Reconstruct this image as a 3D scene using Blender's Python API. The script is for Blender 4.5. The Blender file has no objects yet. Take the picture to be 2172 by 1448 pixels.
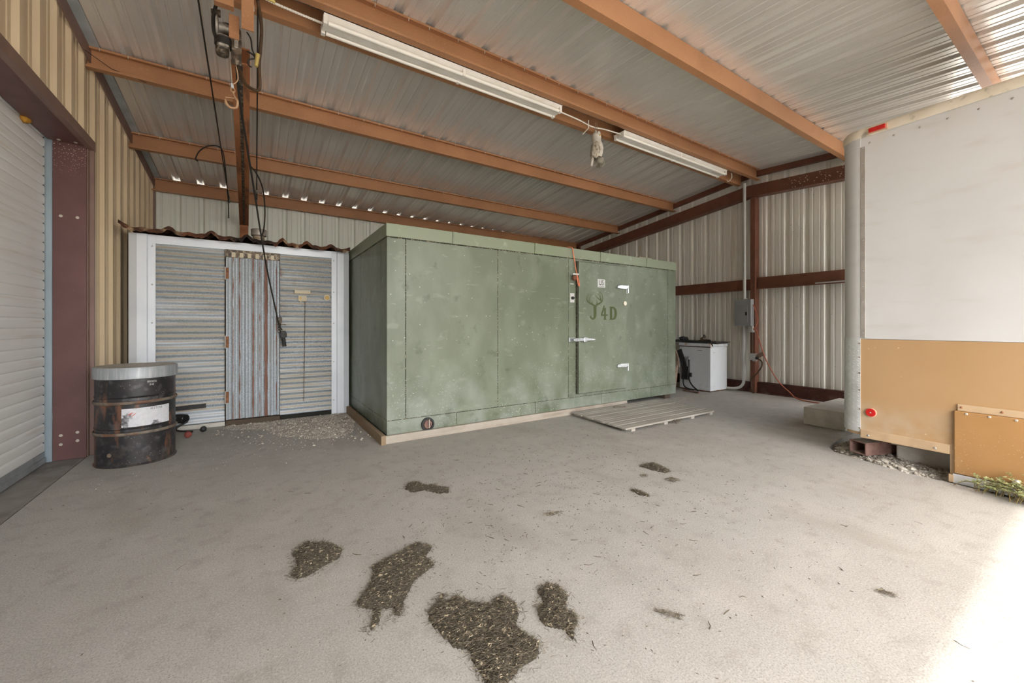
import bpy, math, random
from mathutils import Vector, Matrix, noise as mnoise
random.seed(7)
R = math.radians
S = bpy.context.scene
COL = S.collection

# ------------------------------------------------------------------ camera
cam = bpy.data.cameras.new('camera'); camo = bpy.data.objects.new('camera', cam); COL.objects.link(camo)
cam.sensor_width = 36.0; cam.lens = 36.0 * 849.99 / 2172.0
cam.shift_y = -34.0 / 2172.0
cam.clip_start = 0.05; cam.clip_end = 400
camo.location = (0, 0, 1.27); camo.rotation_euler = (R(90), 0, R(57.142 - 90))
S.camera = camo

# ------------------------------------------------------------------ sky, sun, exposure
SUN_EL, SUN_AZ = 48.4, 16.0          # azimuth: degrees from -Y towards -X
w = bpy.data.worlds.new('world'); S.world = w; w.use_nodes = True
nt = w.node_tree; nt.nodes.clear()
sky = nt.nodes.new('ShaderNodeTexSky'); sky.sky_type = 'NISHITA'; sky.sun_disc = False
sky.sun_elevation = R(SUN_EL); sky.sun_rotation = R(180 + SUN_AZ); sky.dust_density = 2.5; sky.air_density = 1.0
bg = nt.nodes.new('ShaderNodeBackground'); bg.inputs['Strength'].default_value = 1.0
wo = nt.nodes.new('ShaderNodeOutputWorld')
hz = nt.nodes.new('ShaderNodeMix'); hz.data_type = 'RGBA'; hz.inputs[0].default_value = 0.62      # bright hazy summer sky
bw = nt.nodes.new('ShaderNodeRGBToBW'); tint = nt.nodes.new('ShaderNodeMix'); tint.data_type = 'RGBA'; tint.blend_type = 'MULTIPLY'; tint.inputs[0].default_value = 1.0
nt.links.new(sky.outputs[0], bw.inputs[0]); nt.links.new(bw.outputs[0], tint.inputs[6]); tint.inputs[7].default_value = (1.0, 0.985, 0.955, 1)
nt.links.new(sky.outputs[0], hz.inputs[6]); nt.links.new(tint.outputs[2], hz.inputs[7])
nt.links.new(hz.outputs[2], bg.inputs[0]); nt.links.new(bg.outputs[0], wo.inputs[0])
sl = bpy.data.lights.new('sun', 'SUN'); sl.energy = 3.8; sl.angle = R(0.9); sl.color = (1.0, 0.97, 0.93)
so = bpy.data.objects.new('sun', sl); COL.objects.link(so)
sd = Vector((-math.sin(R(SUN_AZ)) * math.cos(R(SUN_EL)), -math.cos(R(SUN_AZ)) * math.cos(R(SUN_EL)), math.sin(R(SUN_EL))))
so.rotation_euler = sd.to_track_quat('Z', 'Y').to_euler(); so.location = (-6, -14, 20)
S.view_settings.view_transform = 'Standard'; S.view_settings.look = 'None'
S.view_settings.exposure = 0.58; S.view_settings.gamma = 1.0; S.view_settings.use_curve_mapping = False

# ------------------------------------------------------------------ materials
def lin(c):
    r = []
    for x in c:
        x /= 255.0
        r.append(x / 12.92 if x <= 0.04045 else ((x + 0.055) / 1.055) ** 2.4)
    return tuple(r) + (1.0,)

def mat(name, base, rough=0.6, metal=0.0, layers=(), bump=None, spec=0.4):
    m = bpy.data.materials.new(name); m.use_nodes = True
    N = m.node_tree.nodes; Lk = m.node_tree.links
    b = N['Principled BSDF']
    b.inputs['Roughness'].default_value = rough; b.inputs['Metallic'].default_value = metal
    b.inputs['Specular IOR Level'].default_value = spec
    geo = N.new('ShaderNodeNewGeometry'); sep = N.new('ShaderNodeSeparateXYZ'); Lk.new(geo.outputs['Position'], sep.inputs[0])
    def math_(op, a, b_=None, clamp=False):
        n = N.new('ShaderNodeMath'); n.operation = op; n.use_clamp = clamp
        for i, x in enumerate((a, b_)):
            if x is None: continue
            if isinstance(x, (int, float)): n.inputs[i].default_value = x
            else: Lk.new(x, n.inputs[i])
        return n.outputs[0]
    def rng(v, lo, hi, a=0.0, c=1.0):
        n = N.new('ShaderNodeMapRange'); Lk.new(v, n.inputs[0])
        n.inputs[1].default_value = lo; n.inputs[2].default_value = hi; n.inputs[3].default_value = a; n.inputs[4].default_value = c
        return n.outputs[0]
    def coord(st):
        n = N.new('ShaderNodeVectorMath'); n.operation = 'MULTIPLY'; Lk.new(geo.outputs['Position'], n.inputs[0]); n.inputs[1].default_value = st
        return n.outputs[0]
    rgb = N.new('ShaderNodeRGB'); rgb.outputs[0].default_value = lin(base); cur = rgb.outputs[0]
    for l in layers:
        t = l.get('t', 'noise')
        if t == 'noise':
            n = N.new('ShaderNodeTexNoise'); Lk.new(coord(l.get('st', (1, 1, 1))), n.inputs['Vector'])
            n.inputs['Scale'].default_value = l['s']; n.inputs['Detail'].default_value = l.get('d', 4)
            f = rng(n.outputs[0], l.get('lo', .4), l.get('hi', .65))
        elif t == 'spot':
            n = N.new('ShaderNodeTexVoronoi'); Lk.new(coord(l.get('st', (1, 1, 1))), n.inputs['Vector'])
            n.inputs['Scale'].default_value = l['s']
            f = rng(n.outputs['Distance'], l.get('r', .1), l.get('r', .1) * .6)
            n2 = N.new('ShaderNodeTexNoise'); Lk.new(geo.outputs['Position'], n2.inputs['Vector']); n2.inputs['Scale'].default_value = l.get('ps', 2.0)
            f = math_('MULTIPLY', f, rng(n2.outputs[0], l.get('plo', .45), l.get('phi', .6)))
        elif t == 'up':
            sn = N.new('ShaderNodeSeparateXYZ'); Lk.new(geo.outputs['Normal'], sn.inputs[0])
            f = rng(sn.outputs[2], l.get('lo', .05), l.get('hi', .5))
        elif t == 'band':
            f = None
            n2 = N.new('ShaderNodeTexNoise'); Lk.new(coord((1, 1, .35)), n2.inputs['Vector']); n2.inputs['Scale'].default_value = 14; n2.inputs['Detail'].default_value = 5
            wob = rng(n2.outputs[0], .3, .7, -.006, .006)
            for xc, hw in l['xs']:
                d = math_('ABSOLUTE', math_('SUBTRACT', sep.outputs[0], xc))
                g = rng(math_('ADD', d, wob), hw, hw * .6)
                f = g if f is None else math_('MAXIMUM', f, g)
        if 'zm' in l: f = math_('MULTIPLY', f, rng(sep.outputs[2], l['zm'][1], l['zm'][0]))
        if 'ym' in l: f = math_('MULTIPLY', f, rng(sep.outputs[1], l['ym'][1], l['ym'][0]))
        for q_ in l.get('xm', ()): f = math_('MULTIPLY', f, rng(sep.outputs[0], q_[1], q_[0]))
        f = math_('MULTIPLY', f, l.get('a', .5), clamp=True)
        mx = N.new('ShaderNodeMix'); mx.data_type = 'RGBA'
        Lk.new(f, mx.inputs[0]); Lk.new(cur, mx.inputs[6]); mx.inputs[7].default_value = lin(l['c']); cur = mx.outputs[2]
    Lk.new(cur, b.inputs['Base Color'])
    if bump:
        n = N.new('ShaderNodeTexNoise'); Lk.new(coord(bump[3] if len(bump) > 3 else (1, 1, 1)), n.inputs['Vector'])
        n.inputs['Scale'].default_value = bump[0]; n.inputs['Detail'].default_value = 6
        bp = N.new('ShaderNodeBump'); bp.inputs['Strength'].default_value = bump[1]; bp.inputs['Distance'].default_value = bump[2]
        Lk.new(n.outputs[0], bp.inputs['Height']); Lk.new(bp.outputs[0], b.inputs['Normal'])
    return m

DUST = (178, 168, 152)
m_conc = mat('concrete', (172, 169, 162), .9, 0, [
    dict(s=.55, lo=.38, hi=.66, c=(165, 160, 152), a=.7), dict(s=2.6, d=8, lo=.45, hi=.7, c=(187, 182, 175), a=.5),
    dict(s=9, d=10, lo=.52, hi=.7, c=(138, 131, 122), a=.35), dict(s=150, d=4, lo=.46, hi=.66, c=(126, 121, 114), a=.55), dict(s=90, d=4, lo=.54, hi=.7, c=(196, 192, 184), a=.5),
    dict(s=1.7, d=9, lo=.56, hi=.66, c=(148, 141, 131), a=.4, st=(1, .4, 1)), dict(t='spot', s=30, r=.12, ps=1.3, plo=.48, phi=.62, c=(104, 97, 88), a=.7)], (90, .35, .004), .25)
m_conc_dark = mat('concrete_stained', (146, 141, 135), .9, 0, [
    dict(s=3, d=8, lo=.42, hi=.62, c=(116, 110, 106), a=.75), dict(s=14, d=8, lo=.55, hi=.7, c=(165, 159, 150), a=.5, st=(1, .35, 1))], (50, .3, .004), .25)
m_block = mat('concrete_block', (200, 196, 187), .92, 0, [dict(s=7, lo=.4, hi=.7, c=(150, 143, 130), a=.5), dict(t='spot', s=50, r=.12, c=(120, 112, 100), a=.6), dict(t='up', c=(172, 162, 146), a=.6)], (40, .4, .006))
m_ground = mat('caliche_ground', (209, 203, 192), .95, 0, [dict(s=.4, c=(196, 189, 177), a=.6), dict(s=9, d=8, c=(219, 214, 204), a=.5)], (14, .6, .03))
m_gravel = mat('gravel', (176, 169, 158), .95, 0, [dict(s=20, lo=.4, hi=.65, c=(148, 140, 128), a=.6), dict(s=70, c=(200, 194, 184), a=.5)], (70, .8, .02))
m_pebble = mat('pebbles', (184, 176, 163), .9, 0, [dict(s=14, d=1, lo=.4, hi=.6, c=(146, 138, 126), a=.7), dict(s=23, d=1, lo=.55, hi=.7, c=(214, 206, 192), a=.8)])
m_galv = mat('galvanised_roof', (238, 235, 229), .27, .40, [dict(s=90, d=2, lo=.4, hi=.7, c=(224, 220, 213), a=.5), dict(s=1.2, lo=.4, hi=.7, c=(226, 219, 208), a=.45), dict(t='spot', s=24, r=.13, ps=4, c=(240, 236, 228), a=.5)])
m_flash = mat('flashing', (200, 208, 210), .4, .1, [dict(s=4, c=(140, 148, 150), a=.5)])
m_purl = mat('red_oxide_steel', (178, 129, 91), .5, .0, [dict(s=2.2, d=6, lo=.42, hi=.66, c=(158, 111, 76), a=.55), dict(s=70, d=3, lo=.55, hi=.72, c=(194, 146, 108), a=.5), dict(t='spot', s=20, r=.14, ps=3, plo=.55, phi=.65, c=(120, 74, 50), a=.5)], (90, .12, .002))
m_girt = mat('shaded_red_oxide', (124, 80, 62), .5, .0, [dict(s=5, d=6, c=(104, 64, 49), a=.6), dict(t='spot', s=35, r=.16, ps=4, plo=.55, phi=.68, c=(190, 170, 150), a=.6)], (90, .12, .002))  # same primer as the purlins, shade on the framing put into a darker colour
m_girt_sp = mat('shaded_beam_with_droppings', (120, 78, 60), .5, .0, [dict(s=5, d=6, c=(100, 62, 48), a=.6), dict(t='spot', s=30, r=.24, ps=5, plo=.45, phi=.5, st=(1, .8, 1), c=(235, 225, 205), a=1, ym=(3.3, 3.75))], (90, .12, .002))  # primer darkened for shade like the girts; pale spots are droppings
m_base = mat('base_channel', (86, 50, 42), .6, .05, [dict(s=9, c=(66, 38, 32), a=.6), dict(t='spot', s=40, r=.14, ps=4, plo=.5, phi=.6, c=(200, 186, 168), a=.7), dict(s=5, lo=.5, hi=.7, c=(150, 130, 112), a=.6, zm=(0, .14))])
m_maroon = mat('maroon_frame', (105, 73, 71), .45, .0, [dict(s=4, d=6, c=(92, 62, 60), a=.6), dict(t='spot', s=62, r=.27, ps=9, plo=.30, phi=.42, c=(228, 205, 172), a=.95, zm=(2.99, 2.68)), dict(t='spot', s=30, r=.09, ps=3, c=(170, 140, 125), a=.5)], (60, .1, .002))
m_header = mat('maroon_header', (110, 77, 74), .45, .0, [dict(s=4, d=6, c=(97, 66, 63), a=.6)], (60, .1, .002))
m_mtrim = mat('brown_trim', (136, 110, 100), .5, .0, [dict(s=5, c=(122, 96, 86), a=.5)])
m_tan = mat('tan_wall_sheet', (222, 201, 168), .5, 0, [dict(s=2.5, d=6, lo=.45, hi=.7, c=(200, 177, 142), a=.5, st=(1, 1, .25)), dict(t='spot', s=15, r=.06, c=(240, 225, 200), a=.6)])
m_backw = mat('pale_wall_sheet', (236, 240, 230), .45, .1, [dict(s=1.5, d=6, lo=.45, hi=.7, c=(222, 222, 208), a=.5, st=(1.5, 1.5, .12)), dict(s=5, d=2, lo=.6, hi=.75, c=(204, 188, 152), a=.5, st=(1.6, 1, .06))])
m_rightw = mat('off_white_wall_sheet', (238, 235, 226), .38, .1, [dict(s=1.5, d=4, lo=.45, hi=.7, c=(226, 221, 209), a=.5, st=(1.5, 1.5, .12)), dict(s=5, d=2, lo=.6, hi=.74, c=(190, 172, 142), a=.5, st=(1, 1.6, .05)), dict(t='spot', s=9, r=.08, c=(110, 96, 80), a=.7)])
m_roll = mat('white_roller_slat', (234, 234, 231), .45, .05, [dict(s=2, d=6, lo=.45, hi=.7, c=(220, 216, 209), a=.5, st=(1, .4, 4)), dict(s=3.3, lo=.6, hi=.74, c=(204, 182, 150), a=.4, st=(1, .3, 9))])
m_rollb = mat('galvanised_bar', (168, 172, 174), .45, .4, [dict(s=12, c=(140, 142, 142), a=.6)])
m_track = mat('galvanised_track', (158, 172, 180), .4, .45, [dict(s=8, c=(132, 146, 154), a=.6, st=(1, 1, .2))])
m_bolt = mat('bolt_head', (192, 182, 170), .5, .3)
m_foam = mat('expanding_foam', (206, 152, 60), .7, 0, [dict(s=30, c=(170, 112, 40), a=.7)], (40, .5, .01))
m_green = mat('green_cooler_skin', (110, 118, 99), .4, .0, [
    dict(s=1.0, d=5, lo=.36, hi=.66, c=(93, 102, 82), a=.8), dict(s=3.0, d=8, lo=.45, hi=.68, c=(134, 143, 126), a=.5, st=(1, 1, .5)),
    dict(s=5, d=9, lo=.62, hi=.70, c=(160, 167, 151), a=.22, st=(.7, 1, 1.2)), dict(s=11, d=4, lo=.67, hi=.70, c=(170, 176, 162), a=.22, st=(.6, 1, 2.4)),
    dict(t='spot', s=34, r=.22, ps=2.2, plo=.45, phi=.62, c=(206, 208, 198), a=.8, zm=(.12, .95)),
    dict(t='spot', s=13, r=.09, ps=2.2, plo=.42, phi=.55, c=(206, 208, 196), a=.7),
    dict(s=3.5, d=8, lo=.40, hi=.70, c=(150, 156, 148), a=.75, zm=(.1, 1.0)), dict(s=6, d=7, lo=.62, hi=.72, c=(72, 80, 62), a=.5)], (3.0, .10, .01), .5)
m_greencap = mat('green_cooler_fascia', (132, 140, 118), .45, .06, [dict(s=2, c=(130, 142, 114), a=.6), dict(s=8, lo=.6, hi=.75, c=(176, 182, 166), a=.5)], None, .5)
m_gap = mat('dark_gap', (40, 40, 36), .9)
m_seam = mat('flaking_seam', (46, 44, 38), .9, 0, [dict(t='spot', s=70, r=.45, ps=12, plo=.4, phi=.5, c=(196, 182, 158), a=.9)])
m_gasket = mat('door_gasket', (46, 44, 38), .85, 0, [dict(s=30, c=(120, 112, 96), a=.5)])
m_emblem = mat('dark_olive_paint', (72, 82, 46), .6)
m_plate = mat('sign_plate', (206, 206, 204), .45, .2, [dict(s=50, c=(170, 170, 168), a=.4)])
m_ink = mat('black_ink', (38, 38, 38), .7)
m_redink = mat('red_ink', (196, 110, 104), .7)
m_chrome = mat('worn_chrome', (206, 210, 214), .3, .75, [dict(s=40, lo=.5, hi=.7, c=(150, 150, 150), a=.7)])
m_wood = mat('weathered_wood', (164, 154, 141), .85, 0, [dict(s=9, d=8, lo=.4, hi=.65, c=(138, 124, 110), a=.7, st=(.12, 1, 3)), dict(s=3, c=(186, 178, 166), a=.5)], (40, .3, .004, (.1, 1, 3)))
m_wood2 = mat('brown_board', (142, 122, 98), .85, 0, [dict(s=9, d=8, lo=.4, hi=.65, c=(128, 100, 70), a=.7, st=(1, .12, 3))], (40, .3, .004, (1, .1, 3)))
m_duck = mat('grey_weathered_slat', (166, 160, 150), .9, 0, [dict(s=14, d=8, lo=.4, hi=.65, c=(138, 130, 120), a=.7, st=(.1, 2, 1)), dict(s=2, c=(178, 173, 164), a=.5)], (60, .35, .004, (.08, 1, 1)))
m_shedg = mat('old_corrugated_iron', (172, 182, 192), .5, .15, [
    dict(s=55, d=3, lo=.42, hi=.62, c=(130, 137, 142), a=.75), dict(s=1.1, d=3, lo=.42, hi=.6, c=(146, 152, 152), a=.7, st=(.4, 1, 2.0)),
    dict(t='up', lo=.12, hi=.6, c=(204, 190, 168), a=.85), dict(s=1.6, d=3, lo=.52, hi=.66, c=(212, 219, 227), a=.65, st=(.25, 1, 3)),
    dict(s=6, d=6, lo=.54, hi=.7, c=(128, 92, 52), a=.8, xm=[(.30, .62), (.25, .1)], zm=(1.8, 1.3))])
m_shedd = mat('rust_streaked_iron', (182, 190, 198), .5, .2, [
    dict(s=60, d=3, lo=.42, hi=.62, c=(148, 154, 158), a=.7), dict(s=2, lo=.45, hi=.7, c=(164, 168, 168), a=.6),
    dict(t='band', xs=[(-.215, .004), (-.145, .007), (.000, .011), (.073, .003), (.143, .022), (.262, .003)], c=(128, 78, 54), a=.9)], (90, .1, .003))
m_rust = mat('rusty_sheet', (112, 70, 46), .85, .1, [dict(s=5, d=6, lo=.38, hi=.58, c=(58, 36, 27), a=.9), dict(s=9, d=6, lo=.54, hi=.66, c=(176, 150, 118), a=.8), dict(s=3, lo=.52, hi=.64, c=(30, 24, 22), a=.9)], (50, .5, .006))
m_ventpipe = mat('rust_stained_pipe', (176, 160, 138), .6, .2, [dict(s=9, lo=.45, hi=.6, c=(120, 76, 46), a=.9, st=(1, 1, .6))])
m_alum = mat('white_corner_trim', (222, 227, 234), .42, .15, [dict(s=3, d=5, lo=.45, hi=.7, c=(206, 212, 220), a=.6), dict(t='spot', s=14, r=.06, c=(170, 160, 150), a=.6)])
m_black = mat('black_enamel', (40, 39, 41), .42, .1, [dict(s=5, d=7, lo=.45, hi=.68, c=(66, 62, 60), a=.6), dict(s=6.5, d=8, lo=.57, hi=.66, c=(128, 88, 66), a=.75, st=(1.6, 1.6, .5)), dict(s=16, d=8, lo=.56, hi=.7, c=(92, 90, 92), a=.6), dict(t='spot', s=46, r=.16, ps=5, c=(190, 180, 165), a=.8), dict(s=14, d=5, lo=.5, hi=.68, c=(96, 88, 80), a=.6, zm=(0, .3))], (30, .15, .004), .5)
m_drumrib = mat('worn_rolling_hoop', (128, 118, 104), .6, .1, [dict(s=8, lo=.45, hi=.62, c=(112, 72, 50), a=.8), dict(s=30, c=(80, 74, 68), a=.6)])
m_lid = mat('galvanised_lid', (158, 163, 166), .5, .35, [dict(t='up', lo=.5, hi=.9, c=(170, 158, 140), a=.9), dict(s=18, lo=.45, hi=.65, c=(196, 198, 198), a=.6, st=(2, 2, .2))])
m_paper = mat('torn_paper_label', (214, 214, 218), .7, 0, [dict(s=11, d=5, lo=.58, hi=.64, c=(70, 66, 68), a=.9), dict(s=40, c=(196, 196, 200), a=.5)])
m_rubber = mat('black_rubber', (36, 36, 37), .55, 0, [dict(s=20, c=(62, 60, 58), a=.5)])
m_cable = mat('black_cable', (44, 40, 36), .6)
m_hose = mat('brown_cord', (84, 62, 40), .6, 0, [dict(s=20, c=(52, 40, 30), a=.6)])
m_steelcable = mat('wire_rope', (176, 170, 156), .5, .4)
m_rustb = mat('rusted_beam', (176, 116, 76), .7, .0, [dict(s=6, d=7, lo=.42, hi=.62, c=(142, 90, 58), a=.8, st=(1, .2, 1)), dict(s=14, lo=.56, hi=.7, c=(96, 70, 54), a=.6, st=(1, .2, 1))], (40, .3, .004))
m_grease = mat('greasy_steel', (66, 58, 50), .5, .3, [dict(s=16, lo=.45, hi=.6, c=(120, 104, 84), a=.7), dict(s=30, lo=.55, hi=.7, c=(180, 168, 150), a=.7)])
m_castal = mat('cast_aluminium', (168, 162, 152), .5, .5, [dict(s=18, lo=.45, hi=.62, c=(96, 84, 70), a=.7)])
m_hook = mat('bronze_hook', (196, 160, 126), .5, .3, [dict(s=20, c=(150, 112, 84), a=.6)])
m_fix = mat('white_fixture', (246, 242, 234), .4, 0, [dict(s=5, c=(224, 216, 200), a=.5), dict(t='spot', s=25, r=.07, c=(190, 176, 150), a=.6)])
m_tube = mat('lamp_tube', (246, 241, 230), .2, 0)
m_conduit = mat('grey_conduit', (196, 196, 192), .5, .05, [dict(s=9, c=(178, 176, 172), a=.5)])
m_whitecord = mat('white_cable', (236, 230, 216), .5)
m_brass = mat('brass_coupling', (206, 184, 112), .4, .4)
m_owlw = mat('owl_white', (214, 208, 196), .8, 0, [dict(s=18, c=(178, 170, 156), a=.6)])
m_owlb = mat('owl_speckled_brown', (178, 168, 148), .8, 0, [dict(s=60, d=2, lo=.5, hi=.6, c=(98, 88, 72), a=.8, st=(1, 1, .5)), dict(s=26, d=2, lo=.5, hi=.62, c=(222, 216, 204), a=.8, st=(1.4, 1.4, .25), zm=(3.56, 3.7))])
m_owlr = mat('owl_perch_rock', (160, 154, 140), .85, 0, [dict(s=14, lo=.4, hi=.62, c=(86, 80, 70), a=.8)])
m_eye = mat('owl_eye', (222, 190, 110), .3)
m_panelgrey = mat('grey_panel_paint', (158, 160, 162), .5, .1, [dict(s=8, c=(146, 148, 150), a=.5)])
m_white = mat('white_enamel', (218, 222, 226), .4, 0, [dict(s=3, d=6, c=(204, 208, 210), a=.5), dict(s=6, d=6, lo=.58, hi=.68, c=(158, 142, 122), a=.7, zm=(0, .25)), dict(t='spot', s=22, r=.07, ps=3, c=(120, 104, 88), a=.6), dict(s=9, lo=.55, hi=.66, c=(186, 130, 70), a=.7, zm=(.93, .80))])
m_tread = mat('diamond_plate', (218, 219, 219), .35, .25, [dict(s=5, c=(186, 186, 184), a=.5)])
m_twhite = mat('trailer_white', (204, 203, 201), .5, 0, [dict(s=1.3, d=7, lo=.42, hi=.68, c=(194, 191, 188), a=.7), dict(s=5, d=8, lo=.56, hi=.72, c=(184, 176, 165), a=.3, st=(1, .5, 2)), dict(s=3, lo=.5, hi=.7, c=(200, 186, 164), a=.5, zm=(3.1, 2.75))], (4, .05, .006))
m_trail = mat('trailer_rail_cream', (222, 211, 192), .5, 0, [dict(s=6, d=6, c=(204, 192, 170), a=.6), dict(s=14, d=6, lo=.58, hi=.7, c=(120, 112, 100), a=.6)])
m_ttan = mat('trailer_tan', (180, 146, 106), .5, 0, [dict(s=1.5, d=6, lo=.4, hi=.68, c=(172, 136, 94), a=.6), dict(t='spot', s=40, r=.2, ps=2.6, plo=.48, phi=.6, c=(226, 210, 184), a=.85, zm=(.1, .6)), dict(s=3.2, d=7, lo=.38, hi=.58, c=(188, 170, 146), a=1.0, zm=(.3, .6)), dict(t='spot', s=12, r=.08, c=(232, 216, 190), a=.8)], (5, .05, .006))
m_tdoor = mat('compartment_tan', (172, 130, 82), .5, 0, [dict(s=2, d=6, c=(158, 117, 72), a=.6), dict(t='spot', s=52, r=.2, ps=3, plo=.42, phi=.56, c=(224, 206, 180), a=.85, zm=(.05, .5)), dict(s=3, lo=.5, hi=.7, c=(184, 156, 120), a=.6, zm=(.0, .3))], (5, .05, .006))
m_trim = mat('trailer_trim', (196, 168, 134), .55, .05, [dict(s=8, c=(176, 150, 120), a=.6)])
m_alstrip = mat('aluminium_strip', (176, 170, 162), .45, .4, [dict(s=12, c=(150, 142, 134), a=.5)])
m_red = mat('red_lens', (196, 34, 30), .25, 0, [dict(s=30, c=(160, 26, 24), a=.5)])
m_redrim = mat('lens_rim', (214, 168, 142), .5)
m_orange = mat('orange_cord', (170, 96, 74), .6)
m_lightorange = mat('peach_cord', (226, 132, 96), .6)
m_beige = mat('beige_plastic', (206, 194, 168), .6)
m_cream = mat('cream_rim', (232, 226, 208), .5)
m_gold = mat('gold_dial', (206, 172, 100), .5)
m_straw = mat('dry_straw', (104, 95, 79), .9, 0, [dict(s=90, d=1, lo=.42, hi=.6, c=(72, 65, 53), a=.9), dict(s=61, d=1, lo=.62, hi=.68, c=(190, 176, 148), a=.9)])
m_mulch = mat('dark_mulch', (76, 70, 59), .95, 0, [dict(s=60, c=(54, 49, 41), a=.7), dict(s=150, lo=.5, hi=.7, c=(128, 116, 92), a=.7)], (120, 1.0, .02))
m_fleck = mat('leaf_fleck', (88, 78, 64), .9)
m_leaf = mat('weed_leaf', (176, 182, 130), .6, 0, [dict(s=30, d=1, lo=.4, hi=.6, c=(140, 154, 104), a=.8), dict(s=43, d=1, lo=.56, hi=.66, c=(214, 210, 162), a=.8)])
m_stem = mat('weed_stem', (150, 132, 84), .7)
m_oldtube = mat('rust_red_tube', (138, 108, 98), .75, .1, [dict(s=14, lo=.42, hi=.62, c=(112, 80, 72), a=.8), dict(t='up', lo=.5, hi=.9, c=(170, 160, 148), a=.8)])
m_dark = mat('dark_timber', (84, 72, 60), .9)  # one even dark brown
m_hingem = mat('rusty_hinge', (150, 104, 74), .7, .2, [dict(s=30, c=(96, 62, 44), a=.7)])
m_apple = mat('dull_red', (138, 70, 60), .7, 0, [dict(s=20, c=(110, 60, 54), a=.6)])
m_felt = mat('faded_brown_fabric', (150, 128, 112), .95, 0, [dict(s=14, c=(112, 94, 82), a=.7, st=(1, 1, 3))])

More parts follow.
